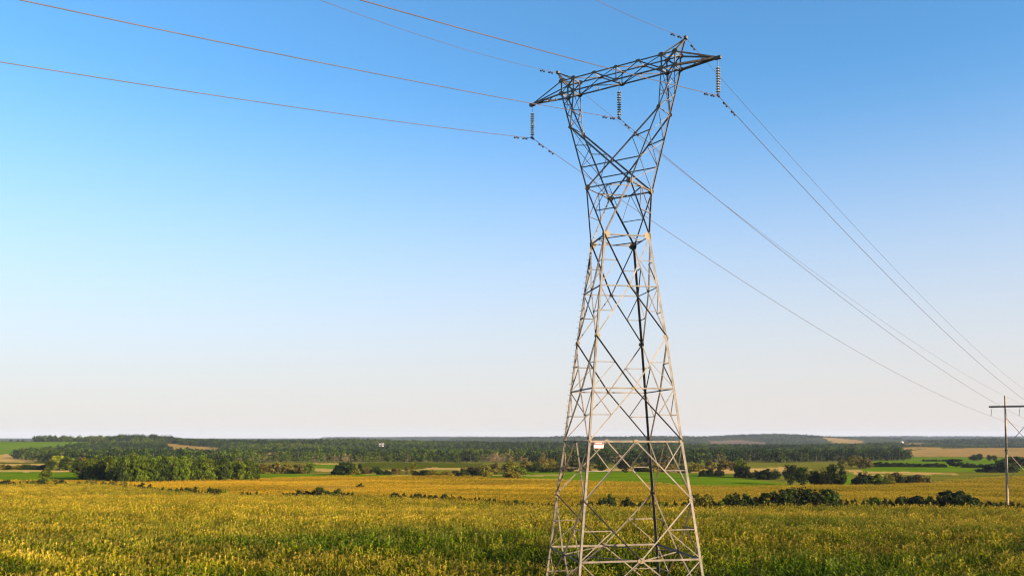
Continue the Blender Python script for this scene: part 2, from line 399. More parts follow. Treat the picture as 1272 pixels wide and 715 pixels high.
# waist: the square turns through 45 degrees
c8, u8, z8 = 1.7646, 1.7845, 18.157
E8 = dict(l=T(-c8,-u8,z8), f=T(-c8,u8,z8), n=T(c8,-u8,z8), r=T(c8,u8,z8))
con = dict(l='AC', f='CD', n='AB', r='BD')
nr8 = dict(l=-CD-UD, f=-CD+UD, n=CD-UD, r=CD+UD)
for k, s in con.items():
    for q in s:
        if k+q in ('lC','lA','nB','rD'): tbar('waist_strut', E8[k], corner(q, 7), .16); continue
        bar('waist_strut', E8[k], corner(q, 7), .155, nr8[k], 1 if q in 'AD' else -1)
tri = [('l','n','A',-UD), ('n','r','B',CD), ('r','f','D',UD), ('f','l','C',-CD)]
sec = MB()
for p, q, ap, n in tri:
    (tbar('waist_ring', E8[p], E8[q], .14) if ap in 'AD' else bar('waist_ring', E8[p], E8[q], .13, n))
    sec = MB(); m1 = lerp(E8[p], corner(ap, 7), .5); m2 = lerp(E8[q], corner(ap, 7), .5); me_ = (E8[p]+E8[q])/2
    sec.angle(m1, m2, .08, n); sec.angle(me_, m1, .06, n); sec.angle(me_, m2, .06, n)
    sec.build('secondary_brace', M_steel, tower)
    gusset(E8[p]+(E8[q]-E8[p]).normalized()*.1, n, .42); gusset(E8[q]+(E8[p]-E8[q]).normalized()*.1, n, .42)
ms = [(E8[p]+E8[q])/2 for p, q, _, _ in tri]
sec = MB()
for i in range(4): sec.angle(ms[i], ms[(i+1) % 4], .085, Vector((0,0,1)))
sec.build('plan_bracing', M_steel, tower)
# the Y-shaped columns
co, uo, zb, ci, zt, ct, ztip, cpk, zpk, tm, zh = 4.638, .513, 26.187, 3.598, 27.149, 7.594, 26.169, 5.25, 28.118, .6356, .2075
def leg8(s, w_, t): return T(s*(c8+(co-c8)*t), w_*(u8+(uo-u8)*t), z8+(zb-z8)*t)
for s in (-1, 1):
    for w_ in (-1, 1):
        n = UD*w_
        if s < 0: tbar('column_leg', leg8(s,w_,0), leg8(s,w_,1), .17)
        else: bar('column_leg', leg8(s,w_,0), leg8(s,w_,1), .15, n, s*w_)
        bar('inner_column_leg', leg8(s,w_,tm), T(s*ci, w_*uo, zb), .10, n, s*w_)
        tbar('column_diagonal', leg8(s,w_,tm), leg8(-s,w_,0), .19)
        sec = MB()
        # level strut and tie between leg and diagonal
        pd = lambda t: lerp(leg8(s,w_,tm), leg8(-s,w_,0), t)
        sec.angle(pd(.36), leg8(s,w_,.44), .08, n); sec.angle(pd(.36), leg8(s,w_,zh), .07, n)
        sec.build('secondary_brace', M_steel, tower); sec = MB()
        # lacing between outer leg and inner leg below the bridge
        for q0, q1 in ((.76,.3),(.88,.62)):
            sec.angle(leg8(s,w_,q0), lerp(leg8(s,w_,tm), T(s*ci,w_*uo,zb), q1), .05, n)
            sec.angle(leg8(s,w_,q0), lerp(leg8(s,w_,tm), T(s*ci,w_*uo,zb), min(q1+.35, .98)), .05, n)
        sec.build('column_lacing', M_steel, tower)
        gusset(leg8(s,w_,tm), n, .3)
    # X lacing on the outer faces, between the two legs of a column
    sec = MB(); tt = [0, zh, .42, tm, .8, 1.0]
    for i in range(5):
        sec.angle(leg8(s,-1,tt[i]), leg8(s,1,tt[i+1]), .055, CD*s); sec.angle(leg8(s,1,tt[i]), leg8(s,-1,tt[i+1]), .055, CD*s)
    sec.angle(leg8(s,-1,tm), leg8(s,1,tm), .06, CD*s)
    ii = lambda w_, t: lerp(leg8(s,w_,tm), T(s*ci, w_*uo, zb), t)
    sec.angle(ii(-1,.45), ii(1,.45), .05, CD*-s); sec.angle(ii(-1,0), ii(1,.45), .05, CD*-s); sec.angle(ii(1,.45), ii(-1,1), .05, CD*-s)
    sec.build('column_lacing', M_steel, tower)
for w_ in (-1, 1): tbar('column_tie', leg8(-1,w_,zh), leg8(1,w_,zh), .13)
# the bridge and arms
H = lambda c, u, z: T(c, u, z)
for w_ in (-1, 1):
    tbar('bridge_chord', H(-co,w_*uo,zb), H(co,w_*uo,zb), .17); tbar('bridge_chord', H(-co,w_*uo,zt), H(co,w_*uo,zt), .14)
    for s in (-1, 1):
        tbar('arm_chord', H(s*co,w_*uo,zb), H(s*ct,0,ztip), .2); tbar('arm_chord', H(s*co,w_*uo,zt), H(s*ct,0,ztip), .14)
        bar('peak_strut', H(s*co,w_*uo,zt), H(s*cpk,0,zpk), .11, UD*w_)
        bar('peak_strut', H(s*ci,w_*uo,zt), H(s*cpk,0,zpk), .09, UD*w_)
        bar('bridge_post', H(s*co,w_*uo,zb), H(s*co,w_*uo,zt), .11, UD*w_); bar('bridge_post', H(s*ci,w_*uo,zb), H(s*ci,w_*uo,zt), .11, UD*w_)
lac = MB(); cs = [-ci, -ci/2, 0, ci/2, ci]
for w_ in (-1, 1):
    for i in range(4):
        za, zc = (zb, zt) if i % 2 == 0 else (zt, zb)
        turned(lac, H(cs[i],w_*uo,za), H(cs[i+1],w_*uo,zc), .1)
    lac.angle(H(0,w_*uo,zb), H(0,w_*uo,zt), .07, UD*w_)
    for s in (-1, 1):
        lac.angle(H(s*ci,w_*uo,zb), H(s*co,w_*uo,zt), .085, UD*w_); lac.angle(H(s*ci,w_*uo,zt), H(s*co,w_*uo,zb), .085, UD*w_)
for z, o in ((zb, 1), (zt, -1)):
    for i in range(4):
        q = o*(1 if i % 2 == 0 else -1)
        lac.angle(H(cs[i],q*uo,z), H(cs[i+1],-q*uo,z), .075, Vector((0,0,1)))
    for c in (-co, -ci, -ci/2, 0, ci/2, ci, co): lac.angle(H(c,-uo,z), H(c,uo,z), .075, Vector((0,0,1)))
    for s in (-1, 1): lac.angle(H(s*ci,-uo,z), H(s*co,uo,z), .08, Vector((0,0,1))); lac.angle(H(s*ci,uo,z), H(s*co,-uo,z), .08, Vector((0,0,1)))
lac.build('bridge_lacing', M_steel, tower)
for s in (-1, 1):
    al = MB()
    for q, r_ in ((.3,.55),(.55,.8)):
        for w_ in (-1, 1):
            a_ = lerp(H(s*co,w_*uo,zb), H(s*ct,0,ztip), q); b2 = lerp(H(s*co,w_*uo,zt), H(s*ct,0,ztip), q)
            b3 = lerp(H(s*co,-w_*uo,zb), H(s*ct,0,ztip), r_)
            al.angle(a_, b3, .055, Vector((0,0,1)))
        al.angle(lerp(H(s*co,-uo,zb), H(s*ct,0,ztip), q), lerp(H(s*co,uo,zb), H(s*ct,0,ztip), q), .055, Vector((0,0,1)))
    al.build('arm_lacing', M_steel, tower)
    tp = MB(); tp.box(H(s*ct,0,ztip-.05), CD*.22, UD*.12, Vector((0,0,.10))); tp.build('arm_tip_plate', M_steel, tower)
    tp = MB(); tp.box(H(s*cpk,0,zpk+.02), CD*.10, UD*.12, Vector((0,0,.10))); tp.build('peak_cap', M_steel, tower)
    for w_ in (-1, 1):
        for c in (ci, co):
            for z in (zb, zt): gusset(H(s*c, w_*uo, z), UD*w_, .42, .34)
for c in (-ci/2, ci/2):
    for w_ in (-1, 1): gusset(H(c, w_*uo, zt), UD*w_, .4, .22)
for w_ in (-1, 1): gusset(H(0, w_*uo, zb), UD*w_, .45, .25); gusset(H(0, w_*uo, zt), UD*w_, .3, .22)
# the danger notice on the near face
sp = at(743.6, 552.2, 1); n = (CD-UD).normalized()
a3, b3 = corner('A', 3), corner('B', 3); face_d = (b3-a3).normalized(); nn = Vector((face_d.y, -face_d.x, 0)).normalized()
if nn.y > 0: nn = -nn
rd = Vector(ray(743.6, 552.2)); o0 = Vector((0,0,CAMZ)); a3w = a3+Vector((TX,TY,TZ))
tpar = (a3w + nn*.16 - o0).dot(nn)/rd.dot(nn); ctr = o0 + rd*tpar - Vector((TX,TY,TZ))
sg = MB(); up = Vector((0,0,1)); sg.box(ctr, face_d*.335, up*.225, nn*.008); sign = sg.build('warning_sign', M_white, tower)
q = MB(); q.box(ctr + up*.118 + nn*.012, face_d*.325, up*.098, nn*.003); q.build('black_header', M_black, sign)
q = MB(); q.lathe([(0,0),(1,0),(1,.004),(0,.004)], (0,0,0), 28); me_ = q.mesh('red_oval', M_red); ov = link(bpy.data.objects.new('red_oval', me_)); ov.parent = sign
Mx = Matrix((( face_d.x, up.x, nn.x), (face_d.y, up.y, nn.y), (face_d.z, up.z, nn.z))).to_4x4()
ov.matrix_local = Matrix.Translation(ctr + up*.118 + nn*.016) @ Mx @ Matrix.Diagonal((.315,.095,1,1))
cu = bpy.data.curves.new('danger_text', 'FONT'); cu.body = 'DANGER'; cu.size = .115; cu.align_x = 'CENTER'; cu.align_y = 'CENTER'; cu.extrude = .001; cu.offset = .002
tmp = bpy.data.objects.new('tmp', cu); COL.objects.link(tmp); bpy.context.view_layer.update()
tme = bpy.data.meshes.new_from_object(tmp.evaluated_get(bpy.context.evaluated_depsgraph_get())); bpy.data.objects.remove(tmp)
tme.materials.clear(); tme.materials.append(M_white); to = link(bpy.data.objects.new('danger_text', tme)); to.parent = sign
to.matrix_local = Matrix.Translation(ctr + up*.118 + nn*.023) @ Mx
q = MB(); q.box(ctr - up*.215 + nn*.011, face_d*.335, up*.012, nn*.002); q.build('red_border', M_red, sign)

# ------------------------------------------------------------------ conductors
LD = UD.copy()                          # direction of the line beyond the tower
def img_z(base, direc, t_guess_px, py):
    """point of the vertical plane through base along direc that is seen at this picture position"""
    r_ = Vector(ray(t_guess_px, py)); nrm = Vector((direc.y, -direc.x, 0)); s = (base-o0).dot(nrm)/r_.dot(nrm)
    p = o0 + r_*s; return (p-base).dot(direc), p.z
ROOT = Vector((TX,TY,TZ))
zin = 23.47
att = dict(left=ROOT+T(-ct,0,zin), centre=ROOT+T(0,0,zin), right=ROOT+T(ct,0,zin), shl=ROOT+T(-cpk,0,zpk), shr=ROOT+T(cpk,0,zpk))
HD = 180.0
P_left = at(1231, 516.5, HD); cdir = Vector((math.sin(R(120)), math.cos(R(120)), 0))
hpt = lambda s, z: Vector((P_left.x+cdir.x*s, P_left.y+cdir.y*s, z))
Pole1 = hpt(2.6, 0); Pole2 = hpt(7.4, 0)
zpt = at(1247.2, 491, Pole1.y).z
zarm = at(1240, 504.7, HD-1).z
zhi = P_left.z
hat = dict(left=hpt(0,zhi), centre=hpt(5,zhi), right=hpt(10,zhi), shl=Vector((Pole1.x,Pole1.y,zpt-.1)), shr=Vector((Pole2.x,Pole2.y,zpt-.1)))
IMGL = dict(left=[(0,77),(220,111.7),(440,144),(605,164.6)], centre=[(28,0),(165,31.4),(352,67.7),(550,107.9),(660,128.5)],
            right=[(447,0),(640,54),(753,83.7),(841.4,107.2)], shl=[(397,0),(640,77.7),(675.8,88.6)], shr=[(740,0),(830.2,40)])
IMGR = dict(left=[(812,275),(950.3,366.6),(1100.7,456.8)], centre=[(824,195.2),(944.3,291.4),(1088.6,399.7)],
            right=[(950.3,183.2),(1058.6,297.5),(1160.8,399.7),(1272,494)], shl=[(962,300),(1100.6,402.7)], shr=[(956,165),(1058.6,276.4),(1160.8,384.6),(1272,484)])
wires = {}
for k in att:
    A0 = att[k]; pts = []
    # back span: towards and past the camera's left
    ts, zs = [], []
    for (x, y) in IMGL[k]:
        t_, z_ = img_z(A0, -LD, x, y); ts.append(t_); zs.append(z_-A0.z)
    ts = np.array(ts); zs = np.array(zs)
    if k == 'shr': k1, k2 = backfit['shl']
    else:
        Am = np.stack([ts, ts**2], 1); k1, k2 = np.linalg.lstsq(Am, zs, rcond=None)[0]
        if k2 < 1e-4: k2 = 3e-4; k1 = float(np.mean((zs-k2*ts*ts)/ts))
    if k == 'shl': backfit = {'shl': (k1, k2)}
    if k == 'shr':
        t0, zz = ts[0], zs[0]; k1 = (zz - k2*t0*t0)/t0
    tv = min(150, -k1/(2*k2)*2 if k1 < 0 else 120)
    print('wire', k, 'back', round(k1,4), round(k2,6), ts.round(1), zs.round(2), 'len', tv)
    for t_ in np.linspace(max(tv, 75), 0, 60)[:-1]:
        pts.append(A0 - LD*t_ + Vector((0,0,k1*t_+k2*t_*t_)))
    pts.append(A0.copy()); ia = len(pts)-1
    B0 = hat[k]; dv = Vector((B0.x-A0.x, B0.y-A0.y, 0)); Ls = dv.length; dn = dv.normalized(); sl_ = (B0.z-A0.z)/Ls
    ks = []
    for (x, y) in IMGR[k]:
        t_, z_ = img_z(A0, dn, x, y)
        if 8 < t_ < Ls-10: ks.append(((z_-A0.z) - sl_*t_)/(t_*(t_-Ls)))
    kq = float(np.median(ks)) if ks else .0006
    kq = max(kq, 1e-5)
    print('   fwd', round(Ls,1), [round(v,6) for v in ks])
    for t_ in np.linspace(0, Ls, 70)[1:]:
        pts.append(A0 + dn*t_ + Vector((0,0, sl_*t_ + kq*t_*(t_-Ls))))
    for t_ in np.linspace(0, 140, 20)[1:]:
        pts.append(B0 + dn*t_ + Vector((0,0, .00055*t_*(t_-150))))
    wires[k] = (pts, ia, k1, dn, sl_-kq*Ls)
WL = dict(left=('lowest aluminium conductor, held by the left insulator string of the tower','phase conductors of the power line'),
          centre=('aluminium conductor held by the middle insulator string below the crossarm bridge','phase conductors of the power line'),
          right=('aluminium conductor held by the right insulator string at the nearer arm tip','phase conductors of the power line'),
          shl=('thin overhead ground wire passing over the left peak of the tower','overhead ground wires'),
          shr=('thin overhead ground wire passing over the right, highest peak of the tower','overhead ground wires'))
for k, (pts, ia, k1, dn, k3) in wires.items():
    sh = k.startswith('sh'); A0 = att[k]
    m = MB(); loc = [p-A0 for p in pts]; m.tube(loc, .014 if sh else .022, 5)
    o = bpy.data.objects.new('ground_wire' if sh else 'conductor', m.mesh('wire', M_wire, True)); link(o); o.location = A0
    tag(o, WL[k][0], 'power line', WL[k][1])
    q = MB(); q.box(Vector((0,0,-.01)), LD*.22, CD*.05, Vector((0,0,.055))); q.build('suspension_clamp', M_cap, o)
    for dr, sl2, ds in ((-LD, k1, (1.1, 2.3)), (dn, k3, (1.1, 2.4))):
        if sh and dr is dn and k == 'shl': ds = (1.0,)
        for dd in ds:
            v = (dr + Vector((0,0,sl2))).normalized(); c = v*dd + Vector((0,0,-.11)); q = MB()
            q.box(c+Vector((0,0,.06)), v*.03, CD*.025, Vector((0,0,.07)))
            q.tube([c - v*.22, c, c + v*.22], .012, 5)
            for e in (-1, 1): q.tube([c+v*e*.13, c+v*e*.17, c+v*e*.29], [.03,.062,.062], 8)
            q.build('vibration_damper', M_cap, o)

# insulator strings on the tower
def insulator(name, loc, length, nd, rad_, dmat, label, group, lean=Vector((0,0,0))):
    root = empty(name, loc); tag(root, label, 'insulator', group)      # origin at the clamp (bottom)
    top = Vector((0,0,length)) + lean
    at_f = lambda t_: top*t_
    q = MB(); q.tube([at_f(1), at_f(.80)], .022, 6); q.box(at_f(.99), CD*.05, UD*.05, Vector((0,0,.06))); q.build('hanger_link', M_cap, root)
    q = MB(); q.tube([at_f(.80), at_f(.03)], .02 if rad_ > .1 else .03, 6); q.build('pin_core', M_cap, root)
    q = MB(); q.box(at_f(.03), LD*.10, CD*.04, Vector((0,0,.05))); q.build('clamp_yoke', M_cap, root)
    for i in range(nd):
        c = at_f(.075 + .67*(i+.5)/nd); h = .67*length/nd; q = MB()
        q.lathe([(.015,h*.45),(.04,h*.42),(.05,h*.16),(rad_*.7,h*.08),(rad_,-h*.06),(rad_*.97,-h*.14),(rad_*.5,-h*.06),(.03,-h*.1),(.02,-h*.5)], c, 14)
        q.build('disc', dmat, root, True)
    return root
names = dict(left='brown and white disc insulator string hanging from the left, farther arm tip', centre='disc insulator string hanging under the middle of the crossarm bridge', right='disc insulator string hanging from the right, nearer arm tip')
for k in ('left', 'centre', 'right'):
    L_ = (ztip if k != 'centre' else zb) - zin
    insulator('insulator_string', att[k], L_, 10, .16, M_porc, names[k], 'insulator strings on the lattice tower')

# ------------------------------------------------------------------ wooden H-frame
hz0 = float(hgt(Pole1.x, Pole1.y))
hf = empty('utility_pole_frame', (Pole1.x, Pole1.y, hz0)); tag(hf, 'distant wooden two-pole power line frame with dark crossarm at the right edge', 'utility pole')
p1 = Vector((0,0,0)); p2 = Pole2-Pole1; p2.z = 0; Ht = zpt-hz0
for p in (p1, p2):
    q = MB(); q.tube([p+Vector((0,0,z)) for z in (-1, .3, Ht*.35, Ht*.7, Ht)], [.28,.27,.235,.20,.16], 12); pl = q.build('pole', M_wood, hf, True)
    q = MB(); q.lathe([(.22,-.18),(.29,-.16),(.29,.16),(.22,.18)], p+Vector((0,0,Ht*.53)), 12); q.build('steel_band', M_cap, pl)
ha = zarm-hz0
for s in (-1, 1):
    q = MB(); off = Vector((cdir.y,-cdir.x,0))*.27*s; q.box(p1+(p2-p1)*.5+off+Vector((0,0,ha)), cdir*5.35, off.normalized()*.07, Vector((0,0,.17))); q.build('crossarm', M_woodd, hf)
def xb(za, zc):
    off = Vector((cdir.y,-cdir.x,0))*.3; q = MB()
    q.tube([p1+off+Vector((0,0,za)), p2+off+Vector((0,0,zc))], .075, 6); q.build('cross_brace', M_wood, hf)
    q = MB(); q.tube([p1-off+Vector((0,0,zc)), p2-off+Vector((0,0,za))], .075, 6); q.build('cross_brace', M_wood, hf)
zz = lambda row: at(1249, row, Pole1.y).z-hz0
xb(zz(518), zz(555.5)); xb(zz(559), zz(597))
for i, k in enumerate(('left', 'centre', 'right')):
    insulator('insulator_string', hat[k], zarm-.15-zhi, 8, .085, M_porc, 'small insulator string hanging from the ' + ('left end','middle','right end')[i] + ' of the distant wooden crossarm',
              'insulator strings on the wooden frame', cdir*.22)

# ------------------------------------------------------------------ foliage prototypes
def leaf_cards(C, Nn, S, V, FQ, rs):
    """append one quad per centre: V list arrays"""
    n = len(C); r1_ = rs.normal(size=(n,3)); a = np.cross(Nn, r1_); a /= np.linalg.norm(a, axis=1)[:,None]+1e-9; b_ = np.cross(Nn, a)
    asp = rs.uniform(.55, 1.0, (n,1)); s = S[:,None]/2
    q = np.stack([C-a*s-b_*s*asp*.6, C+a*s*.5-b_*s*asp, C+a*s+b_*s*asp*.5, C-a*s*.4+b_*s*asp], 1)
    V.append(q.reshape(-1,3))
def crown_mesh(name, seed, shape, ncl, ncard, card, mat, trunk=False):
    """unit-height foliage (crown spans z0..1), clumps of leaf cards through the volume"""
    rs = np.random.default_rng(seed); V = []; lv = []
    cl = []
    for i in range(ncl):
        while True:
            if shape == 'round':
                p = rs.normal(size=3); p /= np.linalg.norm(p); rr = rs.uniform(.45, 1.0)**.5; p = p*rr*np.array([.34,.34,.43])*rs.uniform(.75,1.12); p[2] += .52; r_ = rs.uniform(.09,.17)
            elif shape == 'tall':
                h = rs.uniform(.12, .95); w_ = .20*(1-((h-.5)/.55)**2)**.5 if abs(h-.5) < .53 else .05; an = rs.uniform(0, 6.28); p = np.array([w_*math.cos(an)*rs.uniform(.4,1.1), w_*math.sin(an)*rs.uniform(.4,1.1), h]); r_ = rs.uniform(.06,.12)
            elif shape == 'cone':
                h = rs.uniform(.08, .97)**1.1; w_ = .24*(1-h)+.02; an = rs.uniform(0, 6.28); p = np.array([w_*math.cos(an)*rs.uniform(.5,1.1), w_*math.sin(an)*rs.uniform(.5,1.1), h]); r_ = rs.uniform(.04,.07)+.05*(1-h)
            elif shape == 'bush':
                an = rs.uniform(0, 6.28); q_ = rs.uniform(0,1)**.6; h = rs.uniform(.1,.9)*math.sqrt(max(0.02,1-q_*q_))*rs.uniform(.85,1.12); p = np.array([.52*q_*math.cos(an), .52*q_*math.sin(an), h]); r_ = rs.uniform(.10,.19)
            elif shape == 'bare':
                an = rs.uniform(0, 6.28); h = rs.uniform(.25,1.0); w_ = .17*math.sin(h*2.8)+.03; p = np.array([w_*math.cos(an), w_*math.sin(an), h]); r_ = rs.uniform(.05,.10)
            break
        cl.append((p, r_, rs.uniform(.0,1)))
    for p, r_, tv in cl:
        d = rs.normal(size=(ncard,3)); d /= np.linalg.norm(d,axis=1)[:,None]; rr = rs.uniform(.55,1.05,(ncard,1))
        C = p + d*rr*r_*np.array([1.1,1.1,.8]); C[:,2] = np.maximum(C[:,2], .01)
        Nn = d*.9 + rs.normal(size=(ncard,3))*.75 + np.array([0,0,.35]); Nn /= np.linalg.norm(Nn,axis=1)[:,None]
        leaf_cards(C, Nn, rs.uniform(.6,1.3,ncard)*card, V, None, rs)
        lv.append(np.clip(tv*.55 + rs.uniform(0,.45,ncard), 0, 1))
    V = np.concatenate(V); nq = len(V)//4; Qd = np.arange(nq*4).reshape(-1,4); lv = np.concatenate(lv)
    mi = np.zeros(nq, int)
    if trunk:
        m = MB(); m.tube([(0,0,-.02),(.005,0,.3),(0,.01,.8)], [.018,.014,.005], 5, False)
        tv_ = np.array(m.V); tq = np.array([f for f in m.Fc if len(f) == 4]); Qd = np.vstack([Qd, tq+len(V)]); V = np.vstack([V, tv_])
        mi = np.concatenate([mi, np.ones(len(tq), int)]); lv = np.concatenate([lv, np.full(len(tq), .5)])
    me = np_mesh(name, V, Qd, (mat, M_bark) if trunk else (mat,), mi)
    a = me.attributes.new('leafv', 'FLOAT', 'FACE'); a.data.foreach_set('value', lv.astype(np.float32))
    return me
def trunk_mesh(seed):
    rs = random.Random(seed); m = MB()
    m.tube([(0,0,-.03),(.004,.003,.15),(rs.uniform(-.015,.015),0,.4),(rs.uniform(-.02,.02),rs.uniform(-.02,.02),.78)], [.026,.02,.014,.004], 7)
    for i in range(6):
        a = rs.uniform(0,6.28); h = rs.uniform(.28,.6); l = rs.uniform(.15,.26)
        m.tube([(0,0,h),(math.cos(a)*l*.5,math.sin(a)*l*.5,h+l*.4),(math.cos(a)*l,math.sin(a)*l,h+l)], [.009,.006,.002], 5)
    return m.mesh('trunk', M_bark)
def stem_mesh(seed):
    rs = random.Random(seed); m = MB()
    for i in range(7):
        a = rs.uniform(0,6.28); l = rs.uniform(.2,.42)
        m.tube([(0,0,-.05),(math.cos(a)*l*.5,math.sin(a)*l*.5,.35),(math.cos(a)*l,math.sin(a)*l,.7)], [.014,.01,.004], 5)
    return m.mesh('stems', M_bark)
CR = {s: [crown_mesh('crown', 10*i+sd0, s, nc, cards, cd, M_leaf) for i in range(4)]
      for s, sd0, nc, cards, cd in (('round',1,46,60,.055), ('tall',2,44,50,.045), ('cone',3,60,44,.045), ('bush',4,60,60,.085), ('bare',5,16,26,.030))}
TR = [trunk_mesh(i) for i in range(4)]; ST = [stem_mesh(i) for i in range(3)]
PAL = dict(dark=(.030,.045,.006), green=(.075,.100,.007), bright=(.15,.165,.009), olive=(.13,.11,.012), rust=(.110,.085,.022), black=(.016,.025,.005), tan=(.30,.20,.11))
def jit(c, s=.18):
    f = random.uniform(1-s, 1+s); g = random.uniform(1-s*.4, 1+s*.4); return (c[0]*f*g, c[1]*f, c[2]*f, 1)
def plant(x0, x1, top, base, col, shape, label, cat, group, D=None, name=None):
    shape_up = 0 if D else 1; cxp = (x0+x1)/2; g = ground_at(cxp, base, D); D = g.y
    base_row = V0 - F*((-sP*D + (g.z-CAMZ)*cP)/(cP*D + (g.z-CAMZ)*sP)) 
    H_ = max((base-top)*D/F, .6) + (float(crop(D)) + (.3 if 'hedge' in group and D < 430 else 0))*shape_up; W_ = (x1-x0)*D/F
    nat = dict(round=.86, tall=.52, cone=.56, bush=1.28, bare=.5)[shape]
    sx = W_/nat
    root = empty(name or ('bush' if shape == 'bush' else 'tree'), g, random.uniform(0, 6.28)); root['label'] = label; root['category'] = cat; root['group'] = group
    i = random.randrange(4)
    c = bpy.data.objects.new('foliage' if shape == 'bush' else 'crown', CR[shape][i]); link(c); c.parent = root; c.scale = (sx, sx*random.uniform(.85,1.1), H_*1.0); c.color = jit(PAL[col])
    tk = bpy.data.objects.new('stems' if shape == 'bush' else 'trunk', ST[i % 3] if shape == 'bush' else TR[i]); link(tk); tk.parent = root
    tk.scale = (min(sx,H_*1.4), min(sx,H_*1.4), H_)
    return root
ORD = ['first','second','third','fourth','fifth','sixth','seventh','eighth','ninth','tenth','eleventh','twelfth','thirteenth','fourteenth','fifteenth','sixteenth','seventeenth','eighteenth','nineteenth','twentieth',
       'twenty-first','twenty-second','twenty-third','twenty-fourth','twenty-fifth','twenty-sixth','twenty-seventh','twenty-eighth','twenty-ninth','thirtieth']
ORD += ['thirty-'+o for o in ORD[:9]] + ['fortieth'] + ['forty-'+o for o in ORD[:9]] + ['fiftieth'] + ['fifty-'+o for o in ORD[:9]]
ADJ = dict(dark='dark green', green='mid green', bright='bright yellow-green', olive='olive green', rust='rusty brown', black='nearly black', tan='pale tan')
def row_of(items, where, group, cat):
    its = []
    for t_ in items:
        k_ = max(1, round((t_[1]-t_[0])/(1.5*(t_[3]-t_[2])))) if t_[5] == 'bush' else 1; w_ = (t_[1]-t_[0])/k_
        for i in range(k_):
            o1, o2 = random.uniform(.0,.45)*w_, random.uniform(.0,.45)*w_
            its.append((t_[0]+i*w_-o1*(t_[5] == 'bush'), t_[0]+(i+1)*w_+o2*(t_[5] == 'bush'), t_[2]+random.uniform(-.12,.3 if i else .05)*(t_[3]-t_[2])*(t_[5] == 'bush')) + tuple(t_[3:]))
    items = sorted(its, key=lambda t: t[0]+t[1])
    for i, (x0, x1, top, base, col, shape, *e) in enumerate(items):
        word = 'bush' if shape == 'bush' else 'tree'
        plant(x0, x1, top, base, col, shape, f'{ADJ[col]} {word}, {ORD[i]} from the left {where}', word, group, *(e or ()))

# hedge right of and behind the tower
row_of([(718,737,619,627,'black','bush'),(738,757,616,627,'dark','bush'),(746,770,612,627,'dark','bush'),(768,788,615.5,627,'black','bush'),(790,815,618,627.5,'dark','bush'),(814,832,620.5,627.5,'green','bush'),
  (834,854,620.5,627.5,'black','bush'),(852,872,612,627.5,'olive','bush'),(866,889,614,627.5,'olive','bush')], 'in the hedge seen through the tower legs', 'hedge bushes seen through the tower', 'bush')
row_of([(888,908,615,628,'green','bush'),(902,924,613.5,628,'black','bush'),(918,942,613,628,'dark','bush'),(938,960,614,628,'dark','bush'),(956,980,611,628,'black','bush'),(968,998,608,628,'dark','bush'),
  (990,1016,607.5,628,'black','bush'),(1008,1037,609,628,'dark','bush'),(1036,1056,622,628,'black','bush'),(1054,1076,621,628,'dark','bush'),(1074,1094,618,628,'green','bush'),(1092,1112,620,628.4,'black','bush'),
  (1106,1128,616,628.4,'dark','bush'),(1124,1150,615.5,628.4,'black','bush'),(1144,1170,617,628.4,'dark','bush'),(1163,1190,609.5,628.4,'black','bush'),(1180,1213,608.5,628.4,'dark','bush'),(1210,1232,622.5,628.4,'black','bush'),
  (1228,1252,622.5,628.6,'dark','bush'),(1250,1276,622.3,628.6,'black','bush')], 'in the hedge between tower and wooden pole', 'hedge bushes between the tower and the pole', 'bush')
# hedge running left, diagonally between the two corn fields
row_of([(96,106,596.5,601,'olive','bush'),(108,122,595.5,601,'olive','bush'),(128,142,596.5,602.5,'olive','bush'),(138,158,597.5,603.5,'olive','bush'),(156,176,602,605,'black','bush'),(172,192,600.5,606.5,'black','bush'),(190,206,604.5,607.8,'dark','bush'),
  (200,224,603.5,608.8,'dark','bush'),(222,248,603,609.6,'black','bush'),(246,262,607,610,'dark','bush'),(256,278,603,610.6,'dark','bush'),(274,284,604,610.6,'bright','bush'),(300,322,608,611.8,'black','bush'),
  (350,372,609.5,612.6,'dark','bush'),(366,396,606,613.4,'black','bush'),(392,424,604.8,613.8,'dark','bush'),(418,440,611,614,'black','bush')], 'along the hedge below the grove', 'hedge bushes left of the middle', 'bush')
row_of([(484,506,612.2,616.6,'black','bush'),(500,526,613,617.2,'dark','bush'),(524,552,614.2,618.4,'black','bush'),(550,576,613.6,619,'dark','bush'),(574,598,617,620.4,'black','bush'),(596,620,616.8,621.8,'dark','bush'),
  (618,640,619.4,623,'black','bush'),(638,662,619.6,624.6,'dark','bush'),(660,690,622,626,'black','bush'),(688,720,622.5,627.2,'dark','bush')], 'of the low hedge left of the tower', 'low hedge left of the tower', 'bush')
tb = plant(441,455,598,602.8,'black','bush','lone dark bush in the middle of the golden field','bush','field bush'); del tb['group']
